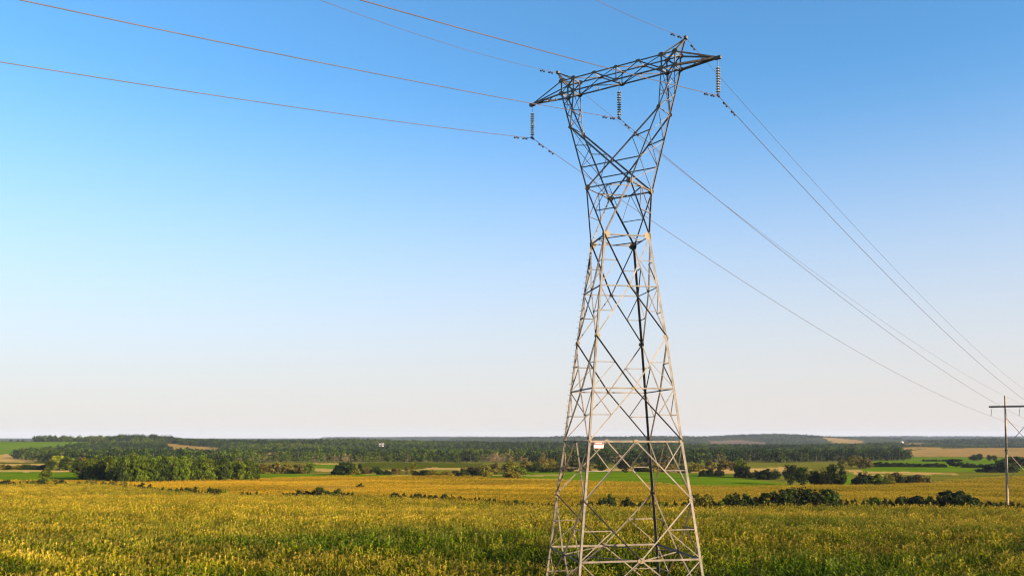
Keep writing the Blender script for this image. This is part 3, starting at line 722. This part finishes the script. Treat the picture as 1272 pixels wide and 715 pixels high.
# left meadow
row_of([(4,18,593.6,600.5,'black','bush'),(17,29,595.5,600.5,'dark','bush'),(28,40,595,600.5,'dark','bush'),(38,52,595.3,600.5,'green','bush'),(48,62,593,600.5,'black','bush'),(69,84,593.5,600.5,'black','bush'),(-14,4,596,600.5,'dark','bush')],
  'along the left meadow edge', 'round bushes by the left meadow', 'bush')
tb = plant(51,69,580.5,598,'green','round','leafy round tree standing alone in the left green meadow','tree','x'); del tb['group']
row_of([(57,70,571,584,'dark','round'),(64,82,564.5,583,'bright','round'),(72,86,570,584,'dark','cone'),(80,96,566,584,'green','tall'),(88,104,570,584,'dark','round'),(98,112,568,584,'olive','tall'),(108,124,567,584,'dark','round')], 'behind the left meadow', 'trees behind the left meadow', 'tree')
row_of([(-12+i*9.5, 1+i*9.5, 576.8+random.uniform(-.6,1), 583.6, random.choice(['black','dark','olive']), 'bush') for i in range(8)], 'in the dark hedge at the left edge', 'dark hedge at the left edge', 'bush')
# the grove
gv = []
def grove_pt(a, b_):                   # a along the lit front, b into the depth
    P0 = np.array([-149.0, 331.0]); P1 = np.array([-107.0, 362.0]); P2 = np.array([-189.0, 382.0])
    return P0 + (P1-P0)*a + (P2-P0)*b_
nf = 19
for b_i in range(6):
    for a_i in range(nf):
        a_ = a_i/(nf-1) + random.uniform(-.02,.02); bb = b_i/5 + random.uniform(-.04,.04)
        if 0 < a_i < nf-1 and b_i > 2 and random.random() < .35: continue
        x, y = grove_pt(a_, bb); gv.append((a_i, b_i, x, y, a_))
for a_i, b_i, x, y, a_ in gv:
    D = y; pxx = float(pxof(x, y)); hpx = (31.5 - 15*max(0, a_-.45)**1.3 + random.uniform(-3.2,2.2)) if True else 0
    g = ground_at(pxx, D=D); want_top = 565.5 + 13*max(0, a_-.35)**1.5 + random.uniform(-1.6,2.6)
    if b_i >= 3 : want_top += max(0, (b_i-2))*1.1*(1-a_)
    ztop = at(pxx, want_top, D).z; H_ = ztop - g.z
    shp = random.choice(['round','round','round','cone','tall']); colr_ = random.choice(['green','green','dark','green','dark','green','green'])
    wpx = random.uniform(19, 27)*(.62 if shp != 'round' else .9)
    base = 543.33 + 1083*(CAMZ-g.z)/D; top = base - H_*F/D
    if b_i == 0: lb = f'{ADJ[colr_]} tree, {ORD[a_i]} from the left along the sunlit front of the grove'
    elif a_i == 0: lb = f'shaded tree, {ORD[b_i-1]} behind the corner on the dark left flank of the grove'
    else: lb = 'tree inside the dense grove, only its crown top showing'
    grp = 'front row of the grove' if b_i == 0 else ('left flank of the grove' if a_i == 0 else 'trees inside the grove')
    plant(pxx-wpx/2, pxx+wpx/2, top, base, colr_, shp, lb, 'tree', grp, D)
# scrub and trees across the middle distance
row_of([(318,334,574,587.5,'rust','bush'),(328,344,573.5,587.5,'olive','bush'),(338,354,573,587.5,'rust','bush'),(350,364,574,587.5,'olive','bush'),(360,376,575.5,587,'rust','bush'),
  (376,394,573,588,'green','round'),(412,428,577,589,'black','bush'),(416,444,572,589.5,'dark','round'),(432,448,576,589,'olive','bush'),(442,453,575.5,588.5,'black','cone'),(452,462,579,588,'rust','bush'),
  (461,475,577.5,588,'dark','round'),(470,486,582,588.5,'black','bush'),(488,500,579,587.5,'rust','bush'),(502,509,577,588,'rust','tall'),(509,519,574,587.5,'olive','tall'),(512,530,583,589.5,'black','bush')],
  'in the scrub line right of the grove', 'scrub line right of the grove', 'bush')
row_of([(522,538,582.5,590.3,'dark','bush'),(532,562,582.5,591,'olive','bush'),(560,572,582.5,590,'black','round'),(568,582,583,590.3,'dark','bush'),(576,596,577,589.5,'rust','bush'),(592,614,576,590,'olive','bush'),
  (606,626,572.5,589,'rust','round'),(620,646,570.5,587,'olive','round'),(624,645,581,591.5,'olive','bush'),(638,654,577,589,'green','bush'),(644,662,568,587,'rust','round'),(654,674,574,587,'dark','round'),
  (664,682,566.5,585,'rust','round'),(676,692,566.5,584,'olive','round'),(690,706,572,584,'rust','bush'),(670,692,581.5,586.8,'black','bush')], 'in the brown scrub just left of the tower', 'brown scrub left of the tower', 'bush')
row_of([(704,722,569,584,'dark','round'),(720,738,571,585,'rust','round'),(736,756,568,585,'dark','round'),(764,788,567,586.5,'black','round'),(786,806,574,585,'rust','bush'),(800,822,573,585.5,'olive','bush'),(820,842,572,585,'rust','bush'),(840,858,574,586,'dark','bush')],
  'behind the tower body', 'scrub behind the tower', 'tree')
row_of([(858,874,573,584.5,'olive','bush'),(866,886,582,590.5,'black','bush'),(874,890,570,584.5,'rust','round'),(886,898,582.5,590.5,'black','bush'),(888,908,569.5,584.5,'rust','round'),(904,914,572,585,'rust','round'),(908,930,569,590,'green','round'),
  (916,934,579,591.5,'black','bush'),(932,944,583.5,591.5,'dark','bush'),(941,958,581.5,592.5,'black','bush'),(953,971,582,592.5,'dark','round')], 'beyond the bright green field', 'trees beyond the bright green field', 'tree')
row_of([(970,992,574,596,'black','round'),(986,1006,577,598,'dark','round'),(1002,1018,582,600.5,'black','round'),(1012,1030,580,600.5,'olive','round'),(1024,1040,576,601,'dark','tall'),(1030,1052,575,601,'black','round'),
  (1054,1074,587,601,'black','bush'),(1066,1084,585.5,601,'black','round'),(1078,1098,588,601,'green','bush'),(1092,1112,587.5,601,'olive','round'),(1102,1122,583.5,599,'rust','bush'),(1112,1134,590.5,599.5,'black','bush'),(1128,1156,585.5,598,'rust','bush')],
  'in the clump on the right golden field edge', 'clump at the right field edge', 'tree')
row_of([(1040,1052,568,581,'olive','round'),(1050,1064,564.5,580.5,'olive','tall'),(1058,1072,566,580.5,'rust','round'),(1070,1084,569,581,'rust','bush'),(1084,1108,573.5,580,'black','bush'),(1104,1132,574,580,'dark','bush'),(1128,1152,574.5,580,'black','bush'),
  (1148,1176,574.5,580,'dark','bush'),(1174,1198,568.5,580,'black','round'),(1194,1222,573.5,580,'dark','bush')], 'in the hedge between the right green fields', 'hedge between the right green fields', 'bush')
row_of([(1144,1180,569.8,572.6,'black','bush'),(1202,1214,564,572,'black','round'),(1208,1221,562.5,571.5,'black','round'),(1224,1232,564,572,'dark','round'),(1231,1238,564.5,572,'dark','round'),(1218,1246,573,585.5,'black','bush'),(1232,1262,571.5,585.5,'dark','bush'),
  (1246,1280,565,581,'black','round'),(1266,1300,566,582,'dark','round'),(1236,1256,567,580,'dark','round')], 'near the distant wooden pole', 'dark trees near the wooden pole', 'tree')
fp = MB(); fp.tube([(0,0,-.2),(0,0,.85)], [.09,.085], 7); fpm = fp.mesh('fence_post', M_woodd)
for i in range(22):
    pxx = 377 + i*2.9; g = ground_at(pxx, 604.0-.01*i); o = link(bpy.data.objects.new('fence_post', fpm)); o.location = g + Vector((0,0,1.2)); o.scale = (1,1,1)
    tag(o, 'short dark post in the dotted row across the golden field', 'post', 'posts across the golden field')
# farm buildings far off
def house(px_, row, D, w_, h_, label, n_=2):
    g = at(px_, row, D); zg = float(hgt(g.x, g.y)); r = empty('farmhouse', (g.x, g.y, zg), R(15)); tag(r, label, 'house')
    H0 = min(max(g.z - zg, 0), .5)
    q = MB(); q.box((0,0,(H0+h_)/2-1), Vector((w_/2,0,0)), Vector((0,4,0)), Vector((0,0,(H0+h_)/2+1))); q.build('wall', M_hwall, r)
    q = MB(); w2 = w_/2+.5; z1 = H0+h_
    q.add([(-w2,-4.6,z1),(w2,-4.6,z1),(w2,4.6,z1),(-w2,4.6,z1),(-w2,0,z1+2.6),(w2,0,z1+2.6)], [(0,1,5,4),(2,3,4,5),(0,4,3),(1,2,5),(0,3,2,1)]); q.build('roof', M_hroof, r)
    for i in range(3):
        q = MB(); q.box(((i-1)*w_/3.2, -4.03, H0+h_*.55), Vector((.5,0,0)), Vector((0,.04,0)), Vector((0,0,.7))); q.build('window', M_black, r)
house(471.8, 552.2, 1620, 3.2, 2.2, 'small white shed, the left one of two pale buildings on the wooded hill')
house(475.4, 552.2, 1625, 4, 2.8, 'white farmhouse, the right one of two pale buildings on the wooded hill')
house(1120.5, 548.8, 3400, 8, 4.5, 'pale farmhouse on the tan field far to the right')
house(876.5, 550.8, 2900, 8, 5, 'tiny white house among trees below the far hill')
house(863.5, 552.2, 2800, 5, 4, 'tiny white cottage at the left of the far white houses')

# ------------------------------------------------------------------ instancing of stuff
def scatter(name, pts, rot, scl, tint, idx, protos, label, cat):
    coll = bpy.data.collections.new(name+'_kinds')
    for i, me in enumerate(protos):
        coll.objects.link(bpy.data.objects.new(f'{name}_kind_{chr(97+i)}', me))
    me = bpy.data.meshes.new(name); me.vertices.add(len(pts)); me.vertices.foreach_set('co', np.asarray(pts, np.float32).ravel())
    def attr(n_, ty, field, arr): a = me.attributes.new(n_, ty, 'POINT'); a.data.foreach_set(field, np.asarray(arr).ravel())
    attr('rotv', 'FLOAT_VECTOR', 'vector', np.asarray(rot, np.float32)); attr('sclv', 'FLOAT_VECTOR', 'vector', np.asarray(scl, np.float32))
    attr('tint', 'FLOAT_COLOR', 'color', np.hstack([tint, np.ones((len(tint),1))]).astype(np.float32)); attr('kidx', 'INT', 'value', np.asarray(idx, np.int32))
    o = link(bpy.data.objects.new(name, me)); tag(o, label, cat, kind='stuff')
    ng = bpy.data.node_groups.new(name+'_gn', 'GeometryNodeTree')
    ng.interface.new_socket('Geometry', in_out='INPUT', socket_type='NodeSocketGeometry'); ng.interface.new_socket('Geometry', in_out='OUTPUT', socket_type='NodeSocketGeometry')
    gi = ng.nodes.new('NodeGroupInput'); goo = ng.nodes.new('NodeGroupOutput'); ip = ng.nodes.new('GeometryNodeInstanceOnPoints')
    cinf = ng.nodes.new('GeometryNodeCollectionInfo'); cinf.inputs['Collection'].default_value = coll; cinf.inputs['Separate Children'].default_value = True; cinf.inputs['Reset Children'].default_value = True
    def na_(n_, ty):
        a = ng.nodes.new('GeometryNodeInputNamedAttribute'); a.data_type = ty; a.inputs['Name'].default_value = n_; return a.outputs['Attribute']
    L = ng.links.new
    L(gi.outputs[0], ip.inputs['Points']); L(cinf.outputs[0], ip.inputs['Instance']); ip.inputs['Pick Instance'].default_value = True
    L(na_('kidx','INT'), ip.inputs['Instance Index']); L(na_('rotv','FLOAT_VECTOR'), ip.inputs['Rotation']); L(na_('sclv','FLOAT_VECTOR'), ip.inputs['Scale'])
    L(ip.outputs[0], goo.inputs[0])
    md = o.modifiers.new('scatter', 'NODES'); md.node_group = ng
    return o

# forest
FP = [crown_mesh('forest_tree', 100+i, s, nc, cd, sz, M_leafi, True) for i, (s, nc, cd, sz) in enumerate([('round',16,14,.10),('round',16,14,.10),('tall',16,13,.085),('tall',16,13,.085),('cone',18,11,.08),('round',14,14,.11)])]
BP = [crown_mesh('bare_tree', 200+i, 'bare', 14, 13, .045, M_leafi, True) for i in range(2)]
protos = FP + BP
TINT = dict(dark=(.016,.030,.005), green=(.052,.078,.005), yel=(.095,.115,.010), dead=(.22,.15,.085), olive=(.085,.088,.012))
FOREST = [  # polygon in (px, D), number per hectare, tree height, mix
 ([(34,1250),(18,1000),(50,800),(62,700),(112,680),(125,610),(300,620),(330,760),(700,735),(700,640),(860,640),(880,720),(1000,760),(1060,800),(1128,860),(1128,1050),(1060,1300),(860,1500),(640,1500),(640,2400),(300,2300),(60,2000),(60,1740),(140,1740),(180,1600),(95,1480),(50,1330)], 110, 12, 'a'),
 ([(44,1735),(215,1760),(215,1860),(44,1840)], 260, 16, 'a'),
 ([(640,1500),(860,1500),(860,2300),(640,2400)], 60, 12, 'b'),
 ([(860,1500),(1010,1400),(1120,1500),(1120,2400),(860,2300)], 60, 11, 'b'),
 ([(560,2400),(880,2400),(890,2900),(870,3100),(870,4200),(905,4400),(950,4000),(950,3000),(930,2700),(1040,2400),(1045,3600),(1030,4000),(1010,4450),(1035,4700),(1120,4700),(1120,5200),(560,5200)], 18, 12, 'b'),
 ([(1120,2150),(1500,2100),(1500,3600),(1150,3650),(1130,3350),(1048,3250),(1048,2400)], 26, 12, 'b'),
 ([(1120,2000),(1500,1960),(1500,2060),(1120,2100)], 20, 7, 'b'),
 ([(400,6600),(760,6600),(760,9000),(400,9000)], 5, 16, 'c'),
 ([(980,6600),(1500,6600),(1500,9000),(980,9000)], 5, 16, 'c'),
 ([(-300,1790),(60,1790),(60,1860),(-300,1860)], 20, 7, 'b'),
]
CLEAR = [[(884,3250),(952,3150),(952,3700),(915,4150),(880,4050)], [(465,1330),(483,1330),(483,1640),(465,1640)], [(870,2550),(883,2550),(883,2920),(870,2920)], [(859,2450),(868,2450),(868,2820),(859,2820)], [(1113,2900),(1128,2900),(1128,3430),(1113,3430)], [(1040,2350),(1150,2450),(1150,3100),(1046,3100)], [(1010,3700),(1040,3000),(1075,3000),(1072,4200),(1035,4600)]] + [f[1] for f in FIELDS if f[0] == TANF] + [FIELDS[7][1], [(468,1380),(480,1380),(480,1500),(468,1500)]]
allp=[]; alls=[]; allt=[]; alli=[]
def lowfreq(x, y, L=90.):
    return np.sin(x/L+1.3*np.sin(y/L*.7))*np.cos(y/L*1.1+.8*np.sin(x/L*.6))
for poly, dens, ht, mixk in FOREST:
    pxs = np.array([p[0] for p in poly]); Ds = np.array([p[1] for p in poly])
    area_box = (pxs.max()-pxs.min())/F * (Ds.max()**2-Ds.min()**2)/2 / 1e4
    n = int(area_box*dens)
    D = np.sqrt(rng.uniform(Ds.min()**2, Ds.max()**2, n)); pp = rng.uniform(pxs.min(), pxs.max(), n)
    k = inpoly(pp, D*(1+.01*np.sin(pp*.3)), poly)
    for cpoly in CLEAR: k &= ~inpoly(pp, D, cpoly)
    pp, D = pp[k], D[k]; n = len(D); x = (pp-636)/(F*cP*1.0008)*D; z = hgt(x, D)
    sc = .80*ht*rng.uniform(.65, 1.25, n)*(1+.12*lowfreq(x, D, 60)); wd = sc*rng.uniform(.95, 1.5, n)*(1.0 if mixk == 'a' else 1.5 if mixk == 'b' else 2.6)
    lf = lowfreq(x, D, 80.)*.8+rng.normal(size=n)*.38-.1
    tint = np.where((lf < .0)[:,None], TINT['dark'], np.where((lf < .9)[:,None], TINT['green'], np.where((lf < 1.35)[:,None], TINT['olive'], TINT['yel'])))
    idx = rng.integers(0, 6, n)
    if mixk == 'a':
        dead = ((pp > 402) & (pp < 452) & (D < 790)) | ((pp > 596) & (pp < 640) & (D < 800)) | ((rng.uniform(size=n) < .13) & (D < 800)) | ((pp > 255) & (pp < 345) & (D < 1000) & (rng.uniform(size=n) < .35))
        tint = np.where(dead[:,None], np.array(TINT['dead'])*rng.uniform(.6,1.1,(n,1)), tint); idx = np.where(dead, rng.integers(6, 8, n), idx)
        wd = np.where(dead, wd*1.1, wd); sc = np.where(dead, sc*.75, sc)
    tint = tint*rng.uniform(.75, 1.25, (n,1))
    allp.append(np.stack([x, D, z-.2], 1)); alls.append(np.stack([wd, wd, sc], 1)); allt.append(tint); alli.append(idx)
allp = np.vstack(allp); alls = np.vstack(alls); allt = np.vstack(allt); alli = np.concatenate(alli); print('forest', len(allp))
rt = np.zeros((len(allp),3)); rt[:,2] = rng.uniform(0, 6.28, len(allp))
scatter('forest', allp, rt, alls, allt, alli, protos, 'mixed green forest covering the far slopes and hills', 'forest')

# ------------------------------------------------------------------ corn
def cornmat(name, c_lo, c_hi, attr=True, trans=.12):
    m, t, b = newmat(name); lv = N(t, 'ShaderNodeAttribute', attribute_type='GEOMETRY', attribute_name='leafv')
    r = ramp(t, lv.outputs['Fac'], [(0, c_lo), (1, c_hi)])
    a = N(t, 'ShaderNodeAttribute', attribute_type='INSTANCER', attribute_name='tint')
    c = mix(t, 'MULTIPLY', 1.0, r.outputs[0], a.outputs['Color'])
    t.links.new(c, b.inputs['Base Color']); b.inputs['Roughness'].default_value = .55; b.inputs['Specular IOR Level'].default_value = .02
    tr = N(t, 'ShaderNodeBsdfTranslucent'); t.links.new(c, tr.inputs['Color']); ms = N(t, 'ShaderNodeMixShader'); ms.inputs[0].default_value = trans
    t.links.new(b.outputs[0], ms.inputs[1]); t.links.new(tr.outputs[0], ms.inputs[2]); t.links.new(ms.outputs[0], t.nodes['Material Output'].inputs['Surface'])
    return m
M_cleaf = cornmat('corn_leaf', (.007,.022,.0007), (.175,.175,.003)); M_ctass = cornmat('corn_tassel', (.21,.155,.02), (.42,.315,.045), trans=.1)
def corn_block(seed, nrow=2, nper=5, W=1.5, nleaf=9, tass=True, drop=0.1):
    rs = random.Random(seed); V = []; Q = []; mi = []; lv = []
    def strip(pts, wds, side, m_, val):
        b0 = len(V)
        for p, w_ in zip(pts, wds): V.append(p - side*w_/2); V.append(p + side*w_/2)
        for i in range(len(pts)-1): Q.append((b0+2*i, b0+2*i+1, b0+2*i+3, b0+2*i+2)); mi.append(m_); lv.append(val)
    for r_ in range(nrow):
        for k in range(nper):
            if rs.random() < drop: continue
            x = (k+.5+rs.uniform(-.25,.25))*W/nper - W/2; y = (r_+.5)*.75 - nrow*.375 + rs.uniform(-.05,.05)
            h = rs.uniform(1.3, 2.2); hf_ = (h-1.3)/.9; base = Vector((x, y, 0)); tip = Vector((x+rs.uniform(-.06,.06), y+rs.uniform(-.06,.06), h))
            for a in (0, 1.57): strip([base, tip], [.035,.02], Vector((math.cos(a),math.sin(a),0)), 0, .35)
            a0 = rs.uniform(0, 3.14)
            for l in range(nleaf):
                hh = h*(.35 + .62*l/(nleaf-1)); an = a0 + math.pi*(l % 2) + rs.uniform(-.5,.5); d = Vector((math.cos(an),math.sin(an),0)); sd_ = Vector((-d.y,d.x,0))
                L_ = rs.uniform(.5,.8)*(1 - .35*l/(nleaf-1)); o = base.lerp(tip, hh/h)
                tw = Vector((0,0,rs.uniform(-.5,.5))); s2 = (sd_+tw).normalized()
                pts = [o, o + d*L_*.35 + Vector((0,0,L_*.38)), o + d*L_*.72 + Vector((0,0,L_*.30)), o + d*L_ + Vector((0,0,-L_*rs.uniform(-.05,.25)))]
                strip(pts, [.05,.10,.08,.01], s2, 0, min(1, max(0, .0+.35*hf_+.40*l/(nleaf-1)+rs.uniform(-.3,.4))))  # low leaves and short plants coloured darker: painted shade for gaps in the canopy
            if tass and hf_ > .3 and rs.random() < .95:
                val = rs.random(); strip([tip, tip+Vector((0,0,.36))], [.03,.02], Vector((1,0,0)), 1, val); strip([tip, tip+Vector((0,0,.36))], [.03,.02], Vector((0,1,0)), 1, val)
                for q_ in range(5):
                    an = rs.uniform(0,6.28); d = Vector((math.cos(an),math.sin(an),0)); o = tip+Vector((0,0,.06+.03*q_))
                    strip([o, o+d*.12+Vector((0,0,.16)), o+d*.26+Vector((0,0,.15))], [.03,.035,.02], Vector((-d.y,d.x,.4)).normalized(), 1, val)
    me = np_mesh('corn', np.array([tuple(v) for v in V]), np.array(Q), (M_cleaf, M_ctass), mi)
    a = me.attributes.new('leafv', 'FLOAT', 'FACE'); a.data.foreach_set('value', np.array(lv, np.float32)); return me
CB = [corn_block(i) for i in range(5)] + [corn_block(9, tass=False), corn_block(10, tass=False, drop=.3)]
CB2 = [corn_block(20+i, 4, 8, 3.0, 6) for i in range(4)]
ra = R(-5.0); rc, rsn = math.cos(ra), math.sin(ra)
TXY = np.array([TX, TY])
def corn_points(step, dmin_f, dmax_f, xm):
    u = np.arange(-420, 420, step); v = np.arange(20, 480, step); U, Vv = np.meshgrid(u, v); U = U.ravel()+rng.uniform(-.3,.3,U.size); Vv = Vv.ravel()
    x = U*rc - Vv*rsn; y = U*rsn + Vv*rc
    k = (y > 30) & (np.abs(x) < .66*y + 14); x, y = x[k], y[k]; pp = pxof(x, y)
    k = (y >= dmin_f(pp)) & (y < dmax_f(pp)); return x[k], y[k], pp[k]
def vnoise(x, y, L, seed=0):
    r_ = np.random.default_rng(seed); out = 0
    for i in range(7):
        a = r_.uniform(0, 6.28); f = r_.uniform(.6, 1.6)/L; out = out + np.sin((x*math.cos(a)+y*math.sin(a))*f*6.28 + r_.uniform(0, 6.28))
    return out/2.6
x, y, pp = corn_points(1.5, lambda p: np.full(p.shape, 30.), lambda p: bound_depth(p)-5, 0)
dt = np.abs((x-TX)*math.cos(TH-R(45)-math.pi/2)*1 + 0)  # unused guard
fc = (x-TX)*cx_+(y-TY)*cy_; fu = (x-TX)*ux_+(y-TY)*uy_
k = (np.abs(fc)+np.abs(fu)) > 8.6
x, y, pp = x[k], y[k], pp[k]; n = len(x)
# long patches along the rows: taller green ones, shorter tasselled ones
al = x*rc + y*rsn; ac = -x*rsn + y*rc
nz = vnoise(al*.30, ac, 9, 3)*.6 + vnoise(al*.22, ac, 26, 4)*.7; nz2 = vnoise(al*.5, ac, 5, 5)
near = smooth((120-y)/60)
thin = vnoise(al*.12, ac, 7, 12)
hsc = 1.0 - .28*np.clip(thin-.8, 0, 1) + .05*nz2 + .10*np.clip(nz, -1, 1)*near
rowy = 543.33 + 1083*(CAMZ-1.9-hgt(x, y))/y
dleft = (rowy - (676 + (pp-0)*.30))           # tasselled strip crossing the lower left corner
strip_ = np.exp(-(dleft/7)**2)*smooth((190-pp)/80)
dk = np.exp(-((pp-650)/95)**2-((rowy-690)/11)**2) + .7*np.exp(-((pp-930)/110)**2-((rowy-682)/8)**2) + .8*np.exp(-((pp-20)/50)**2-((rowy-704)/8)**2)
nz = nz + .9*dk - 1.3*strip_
def rowhash(al, ac, st, seglen, seed):
    ri = np.round(ac/st).astype(np.int64); ph = np.abs(np.sin(ri*12.9898+seed)*43758.5453) % 1.0
    sg_ = np.floor(al/(seglen*(.5+ph)) + ph*7).astype(np.int64)
    return np.abs(np.sin(ri*78.233+sg_*37.719+seed)*15731.743) % 1.0
rr_ = .6*rowhash(al, ac, 1.5, 30, 1.0) + .4*rowhash(al, ac, 4.5, 55, 2.0); rr_ = np.clip((rr_-.5)*1.9, -.8, 1)
hsc = hsc*(1-.10*rr_)
green = np.clip(.42*rr_ + .9*np.clip(thin-.8, 0, 1) + .30*near + .55*nz*(.5+.6*near) + .1*nz2, -.3, 1)
idx = rng.integers(0, 5, n); g_ = rng.uniform(size=n) < np.clip(.15+green, 0, .95)*near; idx = np.where(g_, rng.integers(5, 7, n), idx)
tint = np.array([1.04,.97,.85])*(1-np.clip(green+.32, 0, 1))[:,None] + np.array([.45,.68,.6])*np.clip(green+.32, 0, 1)[:,None]
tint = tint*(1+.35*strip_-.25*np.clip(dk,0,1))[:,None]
tint = tint*(1-.28*rr_)[:,None]*rng.uniform(.55, 1.35, (n,1))
wm = smooth((y-85)/90)*(.55+.45*smooth((900-pp)/600)); tint = tint*(1 + wm[:,None]*np.array([.20,.10,-.2]))
rt = np.zeros((n,3)); rt[:,2] = ra + np.pi*rng.integers(0, 2, n)
sc = np.ones((n,3)); sc[:,2] = hsc*rng.uniform(.84,1.08,n)

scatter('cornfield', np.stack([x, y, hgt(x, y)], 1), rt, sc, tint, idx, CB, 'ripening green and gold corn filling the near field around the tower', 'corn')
x, y, pp = corn_points(3.0, lambda p: bound_depth(p)+4, gtop_depth, 0); n = len(x); print('corn far', n)
inside = np.zeros(n, bool)
for a_ in (0,):
    P0 = np.array([-149.0, 331.0]); Am = np.array([[42., -40.],[31., 51.]]); q = np.linalg.solve(Am, np.stack([x-P0[0], y-P0[1]])); inside = (q[0] > -.06) & (q[0] < 1.06) & (q[1] > -.06)
x, y, pp = x[~inside], y[~inside], pp[~inside]; n = len(x)
al = x*rc + y*rsn; ac = -x*rsn + y*rc
nz = vnoise(al*.15, ac, 16, 8); lftg = smooth((1000-pp)/700)
tint = (np.array([1.35,1.04,.5])*lftg[:,None] + np.array([1.15,1.0,.6])*(1-lftg[:,None]))*(1+.14*nz[:,None])*(1-.36*(rowhash(al, ac, 3.0, 60, 5.0)-.5))[:,None]*rng.uniform(.9,1.1,(n,1))
rt = np.zeros((n,3)); rt[:,2] = ra + np.pi*rng.integers(0, 2, n); sc = np.ones((n,3)); sc[:,2] = .85*rng.uniform(.92,1.08,n)*(1+.06*nz)
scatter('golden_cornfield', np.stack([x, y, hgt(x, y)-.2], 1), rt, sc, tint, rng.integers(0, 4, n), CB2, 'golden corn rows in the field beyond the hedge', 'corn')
# weeds around the tower's feet
WP = [crown_mesh('weed', 300+i, 'bush', 16, 26, .09, M_leafi) for i in range(3)]
n = 520; aa = rng.uniform(-9.2, 9.2, (n,2)); aa = aa[(np.abs(aa[:,0])+np.abs(aa[:,1])) < 9.4]; n = len(aa)
x = TX + aa[:,0]*cx_ + aa[:,1]*ux_; y = TY + aa[:,0]*cy_ + aa[:,1]*uy_
s = rng.uniform(.5, 1.15, n); tt_ = .7*np.where(rng.uniform(size=n)[:,None] < .12, (.42,.38,.04), np.where(rng.uniform(size=n)[:,None] < .5, (.055,.10,.012), (.10,.15,.02)))
rt = np.zeros((n,3)); rt[:,2] = rng.uniform(0,6.28,n)
scatter('weeds', np.stack([x, y, hgt(x,y)], 1), rt, np.stack([s*1.2,s*1.2,s*rng.uniform(.9,1.5,n)],1), tt_, rng.integers(0,3,n), WP, 'green weeds with yellow flowers growing around the tower feet', 'weeds')
